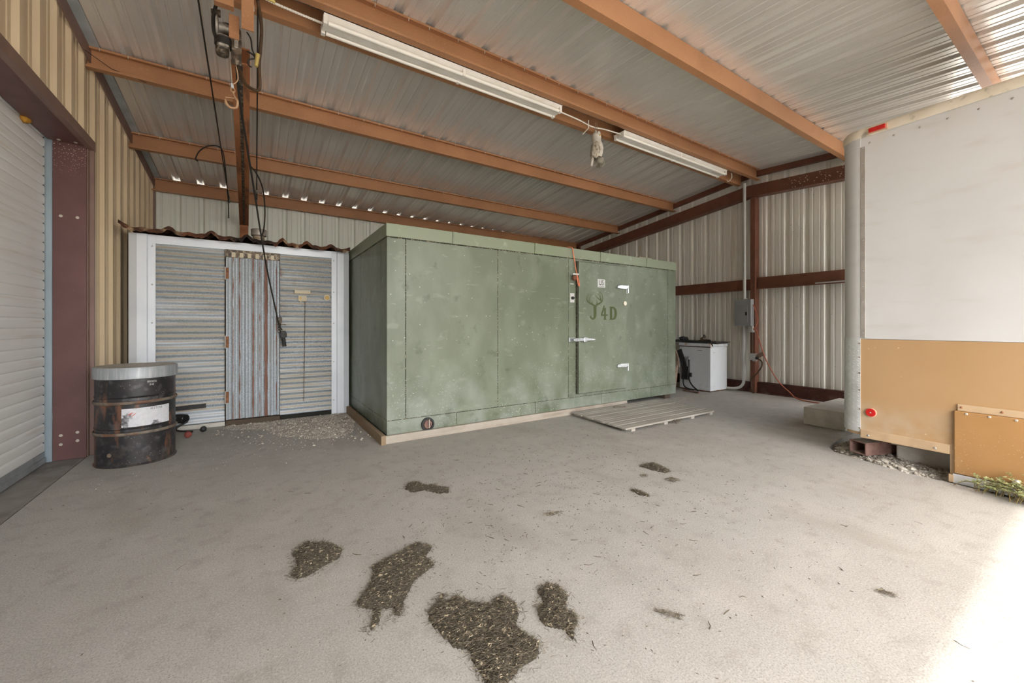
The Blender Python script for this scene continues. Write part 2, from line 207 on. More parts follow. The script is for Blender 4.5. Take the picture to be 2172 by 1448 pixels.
# ------------------------------------------------------------------ mesh helpers
WO = {}
class MB:
    def __init__(s): s.v = []; s.f = []
    def add(s, vs, fs):
        o = len(s.v); s.v += [Vector(p) for p in vs]; s.f += [tuple(i + o for i in f) for f in fs]; return s
    def box(s, x0, x1, y0, y1, z0, z1):
        return s.add([(x0, y0, z0), (x1, y0, z0), (x1, y1, z0), (x0, y1, z0), (x0, y0, z1), (x1, y0, z1), (x1, y1, z1), (x0, y1, z1)],
                     [(3, 2, 1, 0), (4, 5, 6, 7), (0, 1, 5, 4), (1, 2, 6, 5), (2, 3, 7, 6), (3, 0, 4, 7)])
    def obox(s, c, size, M=None):
        hx, hy, hz = (q / 2 for q in size); c = Vector(c); M = M or Matrix()
        vs = [c + M @ Vector(p) for p in [(-hx, -hy, -hz), (hx, -hy, -hz), (hx, hy, -hz), (-hx, hy, -hz), (-hx, -hy, hz), (hx, -hy, hz), (hx, hy, hz), (-hx, hy, hz)]]
        return s.add(vs, [(3, 2, 1, 0), (4, 5, 6, 7), (0, 1, 5, 4), (1, 2, 6, 5), (2, 3, 7, 6), (3, 0, 4, 7)])
    def bar(s, a, b, w_, h, up=(0, 0, 1)):
        a = Vector(a); b = Vector(b); d = (b - a); L = d.length; d.normalize()
        x = d.cross(Vector(up)).normalized(); z = x.cross(d)
        M = Matrix((x, d, z)).transposed().to_4x4()
        return s.obox((a + b) / 2, (w_, L, h), M)
    def tube(s, path, r, n=8, caps=True):
        P = [Vector(p) for p in path]; rs = r if isinstance(r, (list, tuple)) else [r] * len(P)
        t0 = (P[1] - P[0]).normalized(); ref = Vector((0, 0, 1)) if abs(t0.z) < .9 else Vector((1, 0, 0))
        nrm = t0.cross(ref).normalized(); o = len(s.v)
        for i, p in enumerate(P):
            t = (P[min(i + 1, len(P) - 1)] - P[max(i - 1, 0)]).normalized()
            nrm = (nrm - t * nrm.dot(t)).normalized(); bn = t.cross(nrm)
            for k in range(n):
                a = 2 * math.pi * k / n; s.v.append(p + (nrm * math.cos(a) + bn * math.sin(a)) * rs[i])
        for i in range(len(P) - 1):
            for k in range(n):
                a = o + i * n + k; b_ = o + i * n + (k + 1) % n; s.f.append((a, b_, b_ + n, a + n))
        if caps:
            s.f.append(tuple(o + k for k in reversed(range(n)))); s.f.append(tuple(o + (len(P) - 1) * n + k for k in range(n)))
        return s
    def lathe(s, prof, c, n=32, axis='Z', caps=True):
        c = Vector(c); o = len(s.v)
        for r_, h in prof:
            for k in range(n):
                a = 2 * math.pi * k / n; x, y = r_ * math.cos(a), r_ * math.sin(a)
                s.v.append(c + (Vector((x, y, h)) if axis == 'Z' else Vector((x, h, y)) if axis == 'Y' else Vector((h, x, y))))
        m = len(prof)
        for i in range(m - 1):
            for k in range(n):
                a = o + i * n + k; b_ = o + i * n + (k + 1) % n; s.f.append((a, b_, b_ + n, a + n))
        if caps:
            s.f.append(tuple(o + k for k in reversed(range(n)))); s.f.append(tuple(o + (m - 1) * n + k for k in range(n)))
        return s
    def prism(s, pts, fn, d0, d1):
        o = len(s.v); n = len(pts)
        s.v += [Vector(fn(a, b_, d0)) for a, b_ in pts] + [Vector(fn(a, b_, d1)) for a, b_ in pts]
        s.f.append(tuple(o + i for i in reversed(range(n)))); s.f.append(tuple(o + n + i for i in range(n)))
        for i in range(n): j = (i + 1) % n; s.f.append((o + i, o + j, o + n + j, o + n + i))
        return s
    def grid(s, rows, close=False):
        o = len(s.v); n = len(rows[0])
        for r_ in rows: s.v += [Vector(p) for p in r_]
        for i in range(len(rows) - 1):
            for k in range(n - 1): a = o + i * n + k; s.f.append((a, a + 1, a + n + 1, a + n))
        return s
    def blob(s, c, r, sub=2, jit=0.0, sc=(1, 1, 1), M=None):
        c = Vector(c); seg, rg = 6 + 4 * sub, 4 + 2 * sub; o = len(s.v); M = M or Matrix()
        sd_ = Vector((random.random() * 50, random.random() * 50, 0))
        def P(i, k):
            th = math.pi * i / rg; ph = 2 * math.pi * k / seg
            d = Vector((math.sin(th) * math.cos(ph), math.sin(th) * math.sin(ph), math.cos(th)))
            q = r * (1 + jit * mnoise.noise(d * 2.2 + sd_)); return c + (M @ Vector((d.x * sc[0], d.y * sc[1], d.z * sc[2]))) * q
        s.v.append(P(0, 0))
        for i in range(1, rg):
            for k in range(seg): s.v.append(P(i, k))
        s.v.append(P(rg, 0))
        for k in range(seg): s.f.append((o, o + 1 + k, o + 1 + (k + 1) % seg))
        for i in range(rg - 2):
            for k in range(seg):
                a = o + 1 + i * seg + k; b_ = o + 1 + i * seg + (k + 1) % seg; s.f.append((a, a + seg, b_ + seg, b_))
        e = len(s.v) - 1; q = o + 1 + (rg - 2) * seg
        for k in range(seg): s.f.append((q + k, e, q + (k + 1) % seg))
        return s
    def build(s, name, m, parent=None, bevel=0, smooth=0, solid=0, recalc=True, kind=None):
        lo = Vector((min(p.x for p in s.v), min(p.y for p in s.v), min(p.z for p in s.v)))
        hi = Vector((max(p.x for p in s.v), max(p.y for p in s.v), max(p.z for p in s.v)))
        org = Vector(((lo.x + hi.x) / 2, (lo.y + hi.y) / 2, lo.z))
        me = bpy.data.meshes.new(name); me.from_pydata([p - org for p in s.v], [], s.f); me.update()
        if recalc:
            import bmesh
            bm = bmesh.new(); bm.from_mesh(me); bmesh.ops.recalc_face_normals(bm, faces=bm.faces[:]); bm.to_mesh(me); bm.free()
        me.materials.append(m)
        if smooth:
            me.polygons.foreach_set('use_smooth', [True] * len(me.polygons)); me.set_sharp_from_angle(angle=R(smooth))
        o = bpy.data.objects.new(name, me); COL.objects.link(o)
        if parent is not None: o.parent = parent; o.location = org - WO[parent.name]
        else: o.location = org
        WO[o.name] = org
        if solid:
            md = o.modifiers.new('solid', 'SOLIDIFY'); md.thickness = solid; md.offset = 0
        if bevel:
            md = o.modifiers.new('bevel', 'BEVEL'); md.width = bevel; md.segments = 2; md.limit_method = 'ANGLE'; md.angle_limit = R(40)
        if kind: o['kind'] = kind
        return o
def tag(o, label=None, cat=None, group=None, kind=None):
    if label: o['label'] = label
    if cat: o['category'] = cat
    if group: o['group'] = group
    if kind: o['kind'] = kind
    return o
def empty(name, loc, *a, **k):
    o = bpy.data.objects.new(name, None); COL.objects.link(o); o.location = loc; o.empty_display_size = .1; WO[o.name] = Vector(loc)
    return tag(o, *a, **k)
def again(o, delta, parent=None):
    c = o.copy(); COL.objects.link(c); p = parent if parent is not None else o.parent
    wp = WO[o.name] + Vector(delta); c.parent = p; c.location = wp - (WO[p.name] if p else Vector()); WO[c.name] = wp
    return c
def text_mb(body, size, fn, depth=.001, align='LEFT', sx=1.0):
    cu = bpy.data.curves.new('t', 'FONT'); cu.body = body; cu.size = size; cu.align_x = align
    ob = bpy.data.objects.new('t', cu); COL.objects.link(ob)
    me = bpy.data.meshes.new_from_object(ob.evaluated_get(bpy.context.evaluated_depsgraph_get()))
    mb = MB(); mb.add([fn(v.co.x * sx, v.co.y, 0) for v in me.vertices], [tuple(p.vertices) for p in me.polygons])
    bpy.data.objects.remove(ob); bpy.data.curves.remove(cu); bpy.data.meshes.remove(me)
    return mb
def smoothpath(P, k=6):
    P = [Vector(p) for p in P]; out = []
    for i in range(len(P) - 1):
        p0 = P[max(i - 1, 0)]; p1 = P[i]; p2 = P[i + 1]; p3 = P[min(i + 2, len(P) - 1)]
        for j in range(k):
            t = j / k
            out.append(.5 * ((2 * p1) + (p2 - p0) * t + (2 * p0 - 5 * p1 + 4 * p2 - p3) * t * t + (3 * p1 - p0 - 3 * p2 + p3) * t ** 3))
    return out + [P[-1]]

# ------------------------------------------------------------------ building geometry
XL, XR = -1.35, 8.06
def fs(X): return (X + 1.35) / 9.37
def ridgeY(X): return 3.75 + .25 * fs(X)
def zroof(X, Y):
    s_ = fs(X); y = ridgeY(X); z0 = 3.735 + .16 * s_
    if Y >= y: return z0 - .108 * (Y - 7)
    return z0 - .108 * (y - 7) - .065 * (y - Y)
def yback(X): return 8.42 + .55 * fs(X)
PITCH = .3048
def profile(a, b, phase, h=.032, pitch=PITCH):
    pts = []
    k = math.floor((a - phase) / pitch) - 1
    while phase + k * pitch < b + pitch:
        c = phase + k * pitch
        for dx, hh in ((-.048, 0), (-.02, h), (.02, h), (.048, 0), (.088, 0), (.096, .005), (.108, .005), (.116, 0), (.19, 0), (.198, .005), (.21, .005), (.218, 0)):
            pts.append((c + dx, hh))
        k += 1
    def at(x):
        for (x0, h0), (x1, h1) in zip(pts, pts[1:]):
            if x0 <= x <= x1: return h0 + (h1 - h0) * (x - x0) / max(1e-9, x1 - x0)
        return 0
    mid = [(x, hh) for x, hh in pts if a + 1e-4 < x < b - 1e-4]
    return [(a, at(a))] + mid + [(b, at(b))]
PH = .188
# ---- ground and floor
gr = MB().box(-60, 70, -80, 40, -.5, -.10).build('ground', m_ground); tag(gr, 'pale caliche ground outside the open shed', 'ground', kind='structure')
slab = [(-1.35, -7), (4.66, -7), (4.66, .42), (4.73, .74), (4.72, 1.06), (4.80, 1.30), (4.90, 1.62), (5.05, 1.72), (5.5, 1.78), (8.3, 1.80), (8.3, 9.3), (-1.35, 9.3)]
fl = MB().prism(slab, lambda a, b, d: (a, b, d), -.16, 0).build('floor', m_conc); tag(fl, 'dusty light grey concrete slab floor of the open shed', 'floor', kind='structure')
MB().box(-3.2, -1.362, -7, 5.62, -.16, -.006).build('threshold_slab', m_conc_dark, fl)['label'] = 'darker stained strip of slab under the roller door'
# ---- ceiling
ce = empty('ceiling', (3.3, 4, 3.6), 'ribbed galvanised metal roof underside on red-brown purlins', 'ceiling', kind='structure')
x = PH - PITCH * 5 - PITCH / 2
while x < XR + .1:
    a, b = max(x, XL + .02), min(x + .9144, XR + .16)
    if b - a > .05:
        pf = profile(a, b, PH)
        for part in (0, 1):
            rows = []
            for X, h in pf:
                yr = ridgeY(X); ys = [yr, 6.3, yback(X) + .45] if part else [-2.60, 1.2, yr]
                rows.append([(X, Y, zroof(X, Y) + h + .002) for Y in ys])
            MB().grid(rows).build('roof_panel', m_galv, ce, recalc=False)
    x += .9144
MB().prism([(-.16, -.03), (0, .02), (.16, -.03), (0, .035)], lambda a, b, d: (d, ridgeY(d) + a, zroof(d, ridgeY(d)) + .05 + b), XL, XR + .15).build('ridge_cap', m_galv, ce)
CP = [(0, 0), (-.075, 0), (-.075, -.02), (-.071, -.02), (-.071, -.004), (-.004, -.004), (-.004, -.196), (-.071, -.196), (-.071, -.18), (-.075, -.18), (-.075, -.2), (0, -.2)]
def purlin(yl, yr, openfront=True, x0=XL + .02, x1=XR - .05, ticks=True, drop=0.0):
    sgn = 1 if openfront else -1
    def fn(a, b, d):
        y = yl + (yr - yl) * fs(d); Y = y + sgn * a + (0 if openfront else -.0)
        return (d, Y, zroof(d, y) - .004 - drop + b)
    p = MB().prism(CP, fn, x0, x1).build('purlin', m_purl, ce)
    if ticks:
        mb = MB(); k = 0; xx = x0 + .1
        while xx < x1 - .1:
            y = yl + (yr - yl) * fs(xx) - .068 * sgn; z = zroof(xx, y) - .012 - drop
            mb.box(xx, xx + .006, y - .012, y - .006, z - .03, z); xx += .3048 if k % 3 else .20; k += 1
        mb.build('screw_tips', m_bolt, p, kind='stuff')
    return p
purlin(5.40, 5.66); purlin(6.97, 7.30); purlin(8.36, 8.91)
purlin(3.62, 3.87, True); purlin(3.90, 4.15, False, ticks=False)
purlin(2.33, 2.44, False, ticks=False); purlin(.76, .80, False, ticks=False); purlin(-.72, -.70, False, ticks=False); purlin(-1.9, -1.9, False, ticks=False)
MB().prism([(0, 0), (.06, 0), (.06, -.2), (0, -.2)], lambda a, b, d: (d, -2.60 + a, zroof(d, -2.6) + b), XL, XR + .1).build('eave_strut', m_purl, ce)
# ---- left wall (outer skin of the main building)
wl = empty('wall_left', (XL, 2.5, 0), 'tan ribbed metal wall with a roller door in it', 'wall', kind='structure')
def wallsheets(parent, m, A, B, ztop, zbot, phase, out, h=.032, flip=False, step=.9144):
    A = Vector(A + (0,)); B = Vector(B + (0,)); D = (B - A); L = D.length; D.normalize(); Nn = Vector(out + (0,)).normalized()
    t = 0
    while t < L - 1e-3:
        t1 = min(t + step, L); pf = profile(t, t1, phase, h); rows = []
        for q, hh in pf:
            p = A + D * q + Nn * hh; zt = ztop(p); zb = zbot(p, t)
            rows.append([(p.x, p.y, zb), (p.x, p.y, zt)])
        MB().grid(rows).build('wall_panel', m, parent, recalc=False); t = t1
wallsheets(wl, m_tan, (XL, 8.41), (XL, -3.0), lambda p: zroof(XL, max(p.y, -2.6)) - .02 if p.y > -2.6 else 4.6,
           lambda p, t: 0.0 if 8.41 - t > 5.7 else 3.06, .06, (1, 0), .03, step=(8.41 - 5.57) / 3)
def slope_bar(parent, name, m, X0, X1, ya, yb, top, bot):
    ys = [ya, ridgeY(X0), yb] if ya < ridgeY(X0) < yb else [ya, yb]
    for y0, y1 in zip(ys, ys[1:]):
        e = 1e-4
        vs = []
        for y in (y0, y1):
            z = zroof(X0, y)
            vs += [(X0, y, z + bot), (X1, y, z + bot), (X1, y, z + top), (X0, y, z + top)]
        o = MB().add(vs, [(0, 1, 2, 3), (7, 6, 5, 4), (0, 4, 5, 1), (1, 5, 6, 2), (2, 6, 7, 3), (3, 7, 4, 0)]).build(name, m, parent)
    return o
slope_bar(wl, 'rake_trim', m_mtrim, XL + .036, XL + .05, -2.6, 8.40, -.005, -.135)
slope_bar(wl, 'rake_flashing', m_flash, XL + .05, XL + .12, -2.6, 8.40, -.001, -.006)
MB().box(XL, XL + .05, 8.33, 8.42, 0, 3.50).build('corner_trim', m_mtrim, wl)
mbd = MB().box(-9, XL - .012, 8.44, 8.46, 0, 4.9).box(-9, XL - .012, -3.02, -3.0, 0, 4.9).box(-9.02, -9, -3.02, 8.46, 0, 4.9).box(-9.02, XL - .012, -3.02, 8.46, 4.9, 4.92).box(XL - .02, XL - .008, -3.02, 8.46, 3.07, 4.9).build('main_building_shell', m_tan)  # unseen closed shell, added to stop sun leaking in at door and wall top
tag(mbd, 'unseen closed shell of the tall tan building behind the roller door, blocking sun', 'building', kind='structure')
# ---- roller door
dr = empty('door_1', (-1.6, 3.7, 0), 'white ribbed roller shutter door in a maroon steel frame', 'door', kind='structure')
DX, DY0, DY1 = -1.63, 1.9, 5.452
pf = [(-.004, -.003), (.003, .004), (.010, .010), (.03, .012), (.05, .0125), (.07, .011), (.083, .005), (.0905, .0)]
s0 = MB().grid([[(DX + h, DY0, .10 + z), (DX + h, DY1, .10 + z)] for z, h in pf]).build('slat', m_roll, dr, recalc=False)
for i in range(1, 34): again(s0, (0, 0, .088 * i))
MB().box(DX - .02, DX + .022, DY0, DY1, .005, .055).build('bottom_bar', m_rollb, dr); MB().box(DX - .02, DX + .012, DY0, DY1, .055, .105).build('bottom_bar', m_rollb, dr)
MB().box(DX - .03, DX + .055, 5.463, 5.479, 0, 3.03).build('guide_track', m_track, dr); MB().box(DX - .03, DX + .004, 5.440, 5.463, 0, 3.03).build('track_groove', m_gap, dr)
jb = MB().box(-1.575, -1.352, 5.48, 5.50, 0, 3.02).build('jamb', m_maroon, dr)
MB().box(-1.36, -1.345, 5.50, 5.565, 0, 3.07).box(-1.352, -1.315, 5.545, 5.57, 0, 3.07).build('jamb_trim', m_mtrim, dr)
b0 = MB().lathe([(.013, 0), (.013, .005), (.008, .009)], (-1.52, 5.468, 2.30), 12, 'Y').build('bolt', m_bolt, jb)
for xx, z in ((-1.41, 2.30), (-1.52, .15), (-1.52, .235), (-1.41, .17), (-1.41, .25)): again(b0, (xx + 1.52, 0, z - 2.30))
hd = MB().box(-1.60, -1.352, DY0 - .1, 5.50, 3.00, 3.02).box(-1.6, -1.58, DY0 - .1, 5.5, 3.02, 3.3).build('header', m_header, dr)
MB().box(-1.36, -1.312, DY0 - .1, 5.575, 2.985, 3.078).build('header_trim', m_mtrim, dr)
b1 = MB().lathe([(.013, 0), (.013, -.005), (.008, -.009)], (-1.52, 5.42, 3.0), 12).build('bolt', m_bolt, hd); again(b1, (.11, 0, 0))
MB().box(-1.575, -1.352, DY0 - .12, DY0 - .1, 0, 3.02).build('jamb', m_maroon, dr)
tag(MB().blob((-1.60, 5.02, 2.995), .032, 2, .5, (1, 1.5, 1)).build('foam_lump', m_foam, smooth=60), 'yellow lump of dried foam under the roller door header', 'foam')
# ---- back wall and right wall
wb = empty('wall_back', (3.3, 8.7, 0), 'pale ribbed metal back wall seen above the cooler and tin shed', 'wall', kind='structure')
wallsheets(wb, m_backw, (XL, 8.42), (XR + .05, yback(XR + .05)), lambda p: zroof(p.x, p.y) - .002, lambda p, t: 0, PH - XL, (0, 1))
wr = empty('wall_right', (XR, 5.5, 0), 'off-white ribbed metal side wall with brown steel framing', 'wall', kind='structure')
wallsheets(wr, m_rightw, (XR + .05, 8.98), (XR + .05, 1.4), lambda p: zroof(XR, p.y) - .002, lambda p, t: 0.02, .1, (1, 0))
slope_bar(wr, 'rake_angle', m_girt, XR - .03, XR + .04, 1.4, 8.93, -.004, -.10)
def rbeam(ya, yb, m):
    return slope_bar(wr, 'rafter_beam', m, XR - .09, XR + .04, ya, yb, -.275, -.50)
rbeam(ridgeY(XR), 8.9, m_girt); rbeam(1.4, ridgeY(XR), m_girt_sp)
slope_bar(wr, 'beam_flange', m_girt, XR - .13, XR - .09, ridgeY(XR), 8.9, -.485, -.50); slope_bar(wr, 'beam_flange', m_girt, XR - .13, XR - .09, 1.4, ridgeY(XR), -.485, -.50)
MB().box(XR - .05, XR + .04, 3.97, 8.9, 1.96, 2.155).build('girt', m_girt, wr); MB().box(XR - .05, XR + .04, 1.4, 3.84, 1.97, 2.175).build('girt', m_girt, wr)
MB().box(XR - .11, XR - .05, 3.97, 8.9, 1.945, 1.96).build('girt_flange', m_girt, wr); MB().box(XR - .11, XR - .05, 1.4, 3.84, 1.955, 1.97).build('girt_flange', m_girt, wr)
MB().box(XR - .05, XR + .04, 1.4, 3.84, 0, .205).box(XR - .10, XR - .05, 1.4, 3.84, 0, .012).build('base_channel', m_base, wr); MB().box(XR - .05, XR + .04, 3.97, 8.9, 0, .19).build('base_channel', m_base, wr)
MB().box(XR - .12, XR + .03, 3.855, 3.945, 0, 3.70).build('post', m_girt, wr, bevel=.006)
MB().box(XR - .01, XR + .12, 8.86, 9.06, 0, zroof(XR, 9.0) + .02).build('corner_trim', m_girt, wr)  # filler added to close the corner gap where bright sky leaked through
tag(MB().tube([(XR - .10, 1.9, 1.985), (XR - .10, 2.9, 1.98)], .012, 8).build('grey_pipe', m_conduit), 'thin pale pipe lying on the brown mid girt of the side wall', 'pipe')

# ------------------------------------------------------------------ walk-in cooler
CX0, CX1, CY, CB = 1.215, 6.27, 4.38, 6.85
co = empty('walk_in_cooler', (3.7, 5.6, 0), 'large green walk-in cooler box with a latched door', 'cooler')
MB().box(CX0 + .004, CX1 - .004, CY + .004, CB, .08, 2.36).build('core', m_seam, co)
def cp(x0, x1, z0, z1, name='wall_panel', m=m_green, y=CY, d=.05): return MB().box(x0, x1, y, y + d, z0, z1).build(name, m, co, bevel=.004)
cp(CX0, 1.42, .235, 2.228, 'corner_panel')
for a, b in ((1.427, 2.612), (2.62, 3.79), (4.965, 6.05)): cp(a, b, .235, 2.228)
cp(6.057, CX1, .235, 2.228, 'corner_panel')
cp(3.797, 3.93, .235, 2.228, 'door_frame'); cp(3.93, 4.965, 2.205, 2.228, 'door_frame'); cp(3.93, 4.965, .235, .285, 'door_frame')
for a, b in ((CX0, 2.035), (2.041, 3.20), (3.206, 4.44), (4.446, 5.595), (5.60, CX1)): cp(a, b, .075, .23, 'base_strip', m_green, CY - .004)
for a, b in ((CX0 - .008, 1.985), (1.99, 3.183), (3.189, 4.41), (4.416, 5.47), (5.476, CX1)): cp(a, b, 2.238, 2.38, 'fascia', m_greencap, CY - .012, .06)
for y0, y1 in ((CY + .05, 4.617), (4.624, 5.63), (5.637, CB)): MB().box(CX0, CX0 + .05, y0, y1, .235, 2.228).build('wall_panel', m_green, co, bevel=.004)
MB().box(CX0, CX0 + .05, CY + .05, CB, .075, .23).build('base_strip', m_green, co, bevel=.004)
MB().box(CX0 - .008, CX0 + .05, CY + .05, CB, 2.238, 2.38).build('fascia', m_greencap, co, bevel=.004)
MB().box(CX0 + .03, CX1, CY + .03, CB, 2.33, 2.372).build('top', m_greencap, co)
# small worn hinge tabs on the fascia seams
for X in (1.99, 3.185, 4.412, 5.472): MB().box(X + .01, X + .05, CY - .016, CY - .011, 2.29, 2.38).build('seam_tab', m_greencap, co)
# door
dY = CY - .055
cd = MB().box(3.945, 4.945, dY, CY - .012, .285, 2.195).build('door', m_green, co, bevel=.008)
MB().box(3.935, 4.952, CY - .014, CY + .004, .275, 2.203).build('gasket', m_gasket, cd)
lt = MB().prism([(3.80, 1.055), (3.83, 1.04), (3.98, 1.045), (4.20, 1.05), (4.24, 1.06), (4.20, 1.075), (4.06, 1.09), (3.84, 1.09), (3.80, 1.075)], lambda a, b, d: (a, d, b), dY - .055, dY - .03).build('latch_handle', m_chrome, cd, bevel=.006)
MB().box(3.99, 4.05, dY - .06, dY, 1.03, 1.10).build('latch_body', m_chrome, lt, bevel=.006); MB().box(3.78, 3.90, CY - .035, CY, 1.035, 1.095).build('strike', m_chrome, lt, bevel=.006)
for z in (1.865, .645):
    h_ = MB().prism([(4.71, z - .02), (4.72, z + .02), (4.80, z + .035), (4.945, z + .03), (4.945, z - .01), (4.90, z - .03), (4.76, z - .025)], lambda a, b, d: (a, d, b), dY - .03, dY).build('hinge', m_chrome, cd, bevel=.006)
    MB().tube([(4.952, dY - .02, z - .085), (4.952, dY - .02, z + .03)], .018, 10).build('hinge_pin', m_chrome, h_, smooth=40)
    MB().box(4.955, 5.0, CY - .03, CY, z - .09, z + .03).build('hinge_leaf', m_chrome, h_, bevel=.004)
MB().lathe([(.034, 0), (.034, -.015), (.02, -.022)], (4.90, dY, 1.615), 20, 'Y').build('round_button', m_cream, cd, smooth=40)
# emblem: antlers over J, then 4 and D
def front(a, b, d): return (a, d, b)
EM = dY - .0012
mb = MB()
for p in ([(4.229, 1.548), (4.218, 1.554), (4.299, 1.556), (4.288, 1.546), (4.288, 1.418), (4.272, 1.382), (4.235, 1.357), (4.192, 1.356), (4.159, 1.381), (4.153, 1.408), (4.179, 1.413), (4.192, 1.388), (4.213, 1.382), (4.231, 1.398)],
          [(4.44, 1.574), (4.456, 1.567), (4.456, 1.526), (4.485, 1.543), (4.485, 1.437), (4.447, 1.436), (4.447, 1.509), (4.41, 1.436), (4.379, 1.432)],
          [(4.379, 1.436), (4.383, 1.414), (4.447, 1.415), (4.447, 1.371), (4.435, 1.355), (4.504, 1.355), (4.485, 1.372), (4.485, 1.416), (4.522, 1.416), (4.526, 1.437)],
          [(4.556, 1.556), (4.573, 1.545), (4.573, 1.369), (4.556, 1.356), (4.622, 1.356), (4.619, 1.379), (4.619, 1.533), (4.629, 1.558)],
          [(4.622, 1.356), (4.647, 1.356), (4.695, 1.373), (4.721, 1.42), (4.725, 1.465), (4.709, 1.523), (4.671, 1.552), (4.629, 1.558), (4.619, 1.533), (4.643, 1.53), (4.664, 1.506), (4.671, 1.46), (4.664, 1.41), (4.643, 1.381), (4.619, 1.379)]):
    mb.prism(p, front, EM - .0006, EM + .0006)
for i, p in enumerate([[(4.257, 1.553), (4.207, 1.579), (4.131, 1.605), (4.095, 1.636), (4.093, 1.683), (4.106, 1.731)], [(4.257, 1.553), (4.305, 1.582), (4.383, 1.616), (4.417, 1.66), (4.413, 1.711), (4.39, 1.751), (4.35, 1.777)], [(4.121, 1.618), (4.114, 1.676), (4.144, 1.736)], [(4.153, 1.6), (4.153, 1.669), (4.187, 1.726)], [(4.207, 1.579), (4.198, 1.615), (4.213, 1.632)], [(4.388, 1.621), (4.379, 1.694), (4.339, 1.773)], [(4.368, 1.651), (4.317, 1.675), (4.261, 1.721)], [(4.381, 1.636), (4.359, 1.693), (4.319, 1.748)], [(4.288, 1.575), (4.299, 1.619), (4.288, 1.65)]]):
    q = smoothpath([(a, b, 0) for a, b in p], 4); n = len(q); w0 = .016 if i < 2 else .010; L_, R_ = [], []
    for j, c in enumerate(q):
        t = (q[min(j + 1, n - 1)] - q[max(j - 1, 0)]).normalized(); ww = w0 * (1 - .85 * j / (n - 1))
        L_.append((c.x - t.y * ww, EM + .0001 * i - .0005, c.y + t.x * ww)); R_.append((c.x + t.y * ww, EM + .0001 * i - .0005, c.y - t.x * ww))
    mb.grid([L_, R_])
mb.build('painted_emblem', m_emblem, cd, recalc=False)['label'] = 'dark olive painted antlers over the letters J 4D'
sg = MB().box(4.312, 4.468, dY - .003, dY, 1.84, 1.962).build('sign_plate', m_plate, cd); sg['label'] = 'small pale metal plate lettered US'
text_mb('US', .105, lambda a, b, c: (4.335 + a, dY - .0042, 1.875 + b), sx=.82).build('lettering', m_ink, sg, recalc=False)
mb = MB()
for i in range(9): mb.box(4.335 + .012 * i, 4.343 + .012 * i, dY - .0038, dY - .0032, 1.852, 1.857)
mb.build('fine_print', m_ink, sg)
# fittings beside the door
pl = MB().box(3.82, 3.90, CY - .006, CY, 1.60, 1.735).build('switch_plate', m_plate, co, bevel=.003); MB().lathe([(.024, 0), (.022, -.02), (.012, -.024)], (3.86, CY - .006, 1.665), 16, 'Y').build('knob', m_ink, pl, smooth=40)
MB().box(3.82, 3.89, CY - .004, CY, 1.86, 1.875).build('label_strip', m_plate, co)
bl = MB().box(3.82, 3.93, CY - .07, CY, 1.99, 2.015).build('lamp_bracket', m_plate, co, bevel=.004); MB().blob((3.86, CY - .05, 1.95), .036, 2, 0, (1, 1, 1.1)).build('bulb', m_girt, bl, smooth=60)
dp = MB().lathe([(.075, 0), (.075, -.03), (.055, -.03), (.055, -.008)], (1.673, CY - .004, .145), 28, 'Y').build('drain_port', m_rubber, co, smooth=40)
MB().lathe([(.048, -.006), (.046, -.028), (.03, -.03), (.028, -.01)], (1.673, CY - .004, .145), 24, 'Y').build('pipe_stub', m_oldtube, dp, smooth=40)
MB().box(1.68, 1.69, CY - .038, CY - .03, .10, .20).build('pull_tab', m_wood, dp)
tag(MB().tube(smoothpath([(3.80, CY + .12, 2.395), (3.835, CY - .02, 2.388), (3.85, CY - .035, 2.30), (3.885, CY - .06, 2.05), (3.93, CY - .075, 1.87), (3.92, CY - .08, 1.835), (3.905, CY - .075, 1.87), (3.89, CY - .06, 2.0)]), .007, 6).build('hanging_cord', m_lightorange, smooth=60), 'peach cord hanging over the cooler top beside its door', 'cord')
tag(MB().box(5.45, 5.80, 4.50, 4.62, 2.374, 2.43).build('wood_offcut', m_wood, bevel=.005), 'short wood offcut lying on top of the green cooler', 'wood block')
bd = tag(MB().box(1.19, 4.96, 4.325, 4.368, 0, .085).build('front_skirt_board', m_wood, bevel=.003), 'long weathered board laid against the cooler foot along its front', 'board')
bs = tag(MB().box(1.135, 1.185, 4.30, 6.18, 0, .10).build('side_skirt_board', m_wood2, bevel=.003), 'brown board on edge along the short side of the cooler', 'board')
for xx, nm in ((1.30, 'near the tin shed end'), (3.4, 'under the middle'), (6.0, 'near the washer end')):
    tag(MB().box(xx, xx + .14, 4.40, 6.8, 0, .075).build('skid_timber', m_dark), 'dark skid timber under the green cooler ' + nm, 'timber')

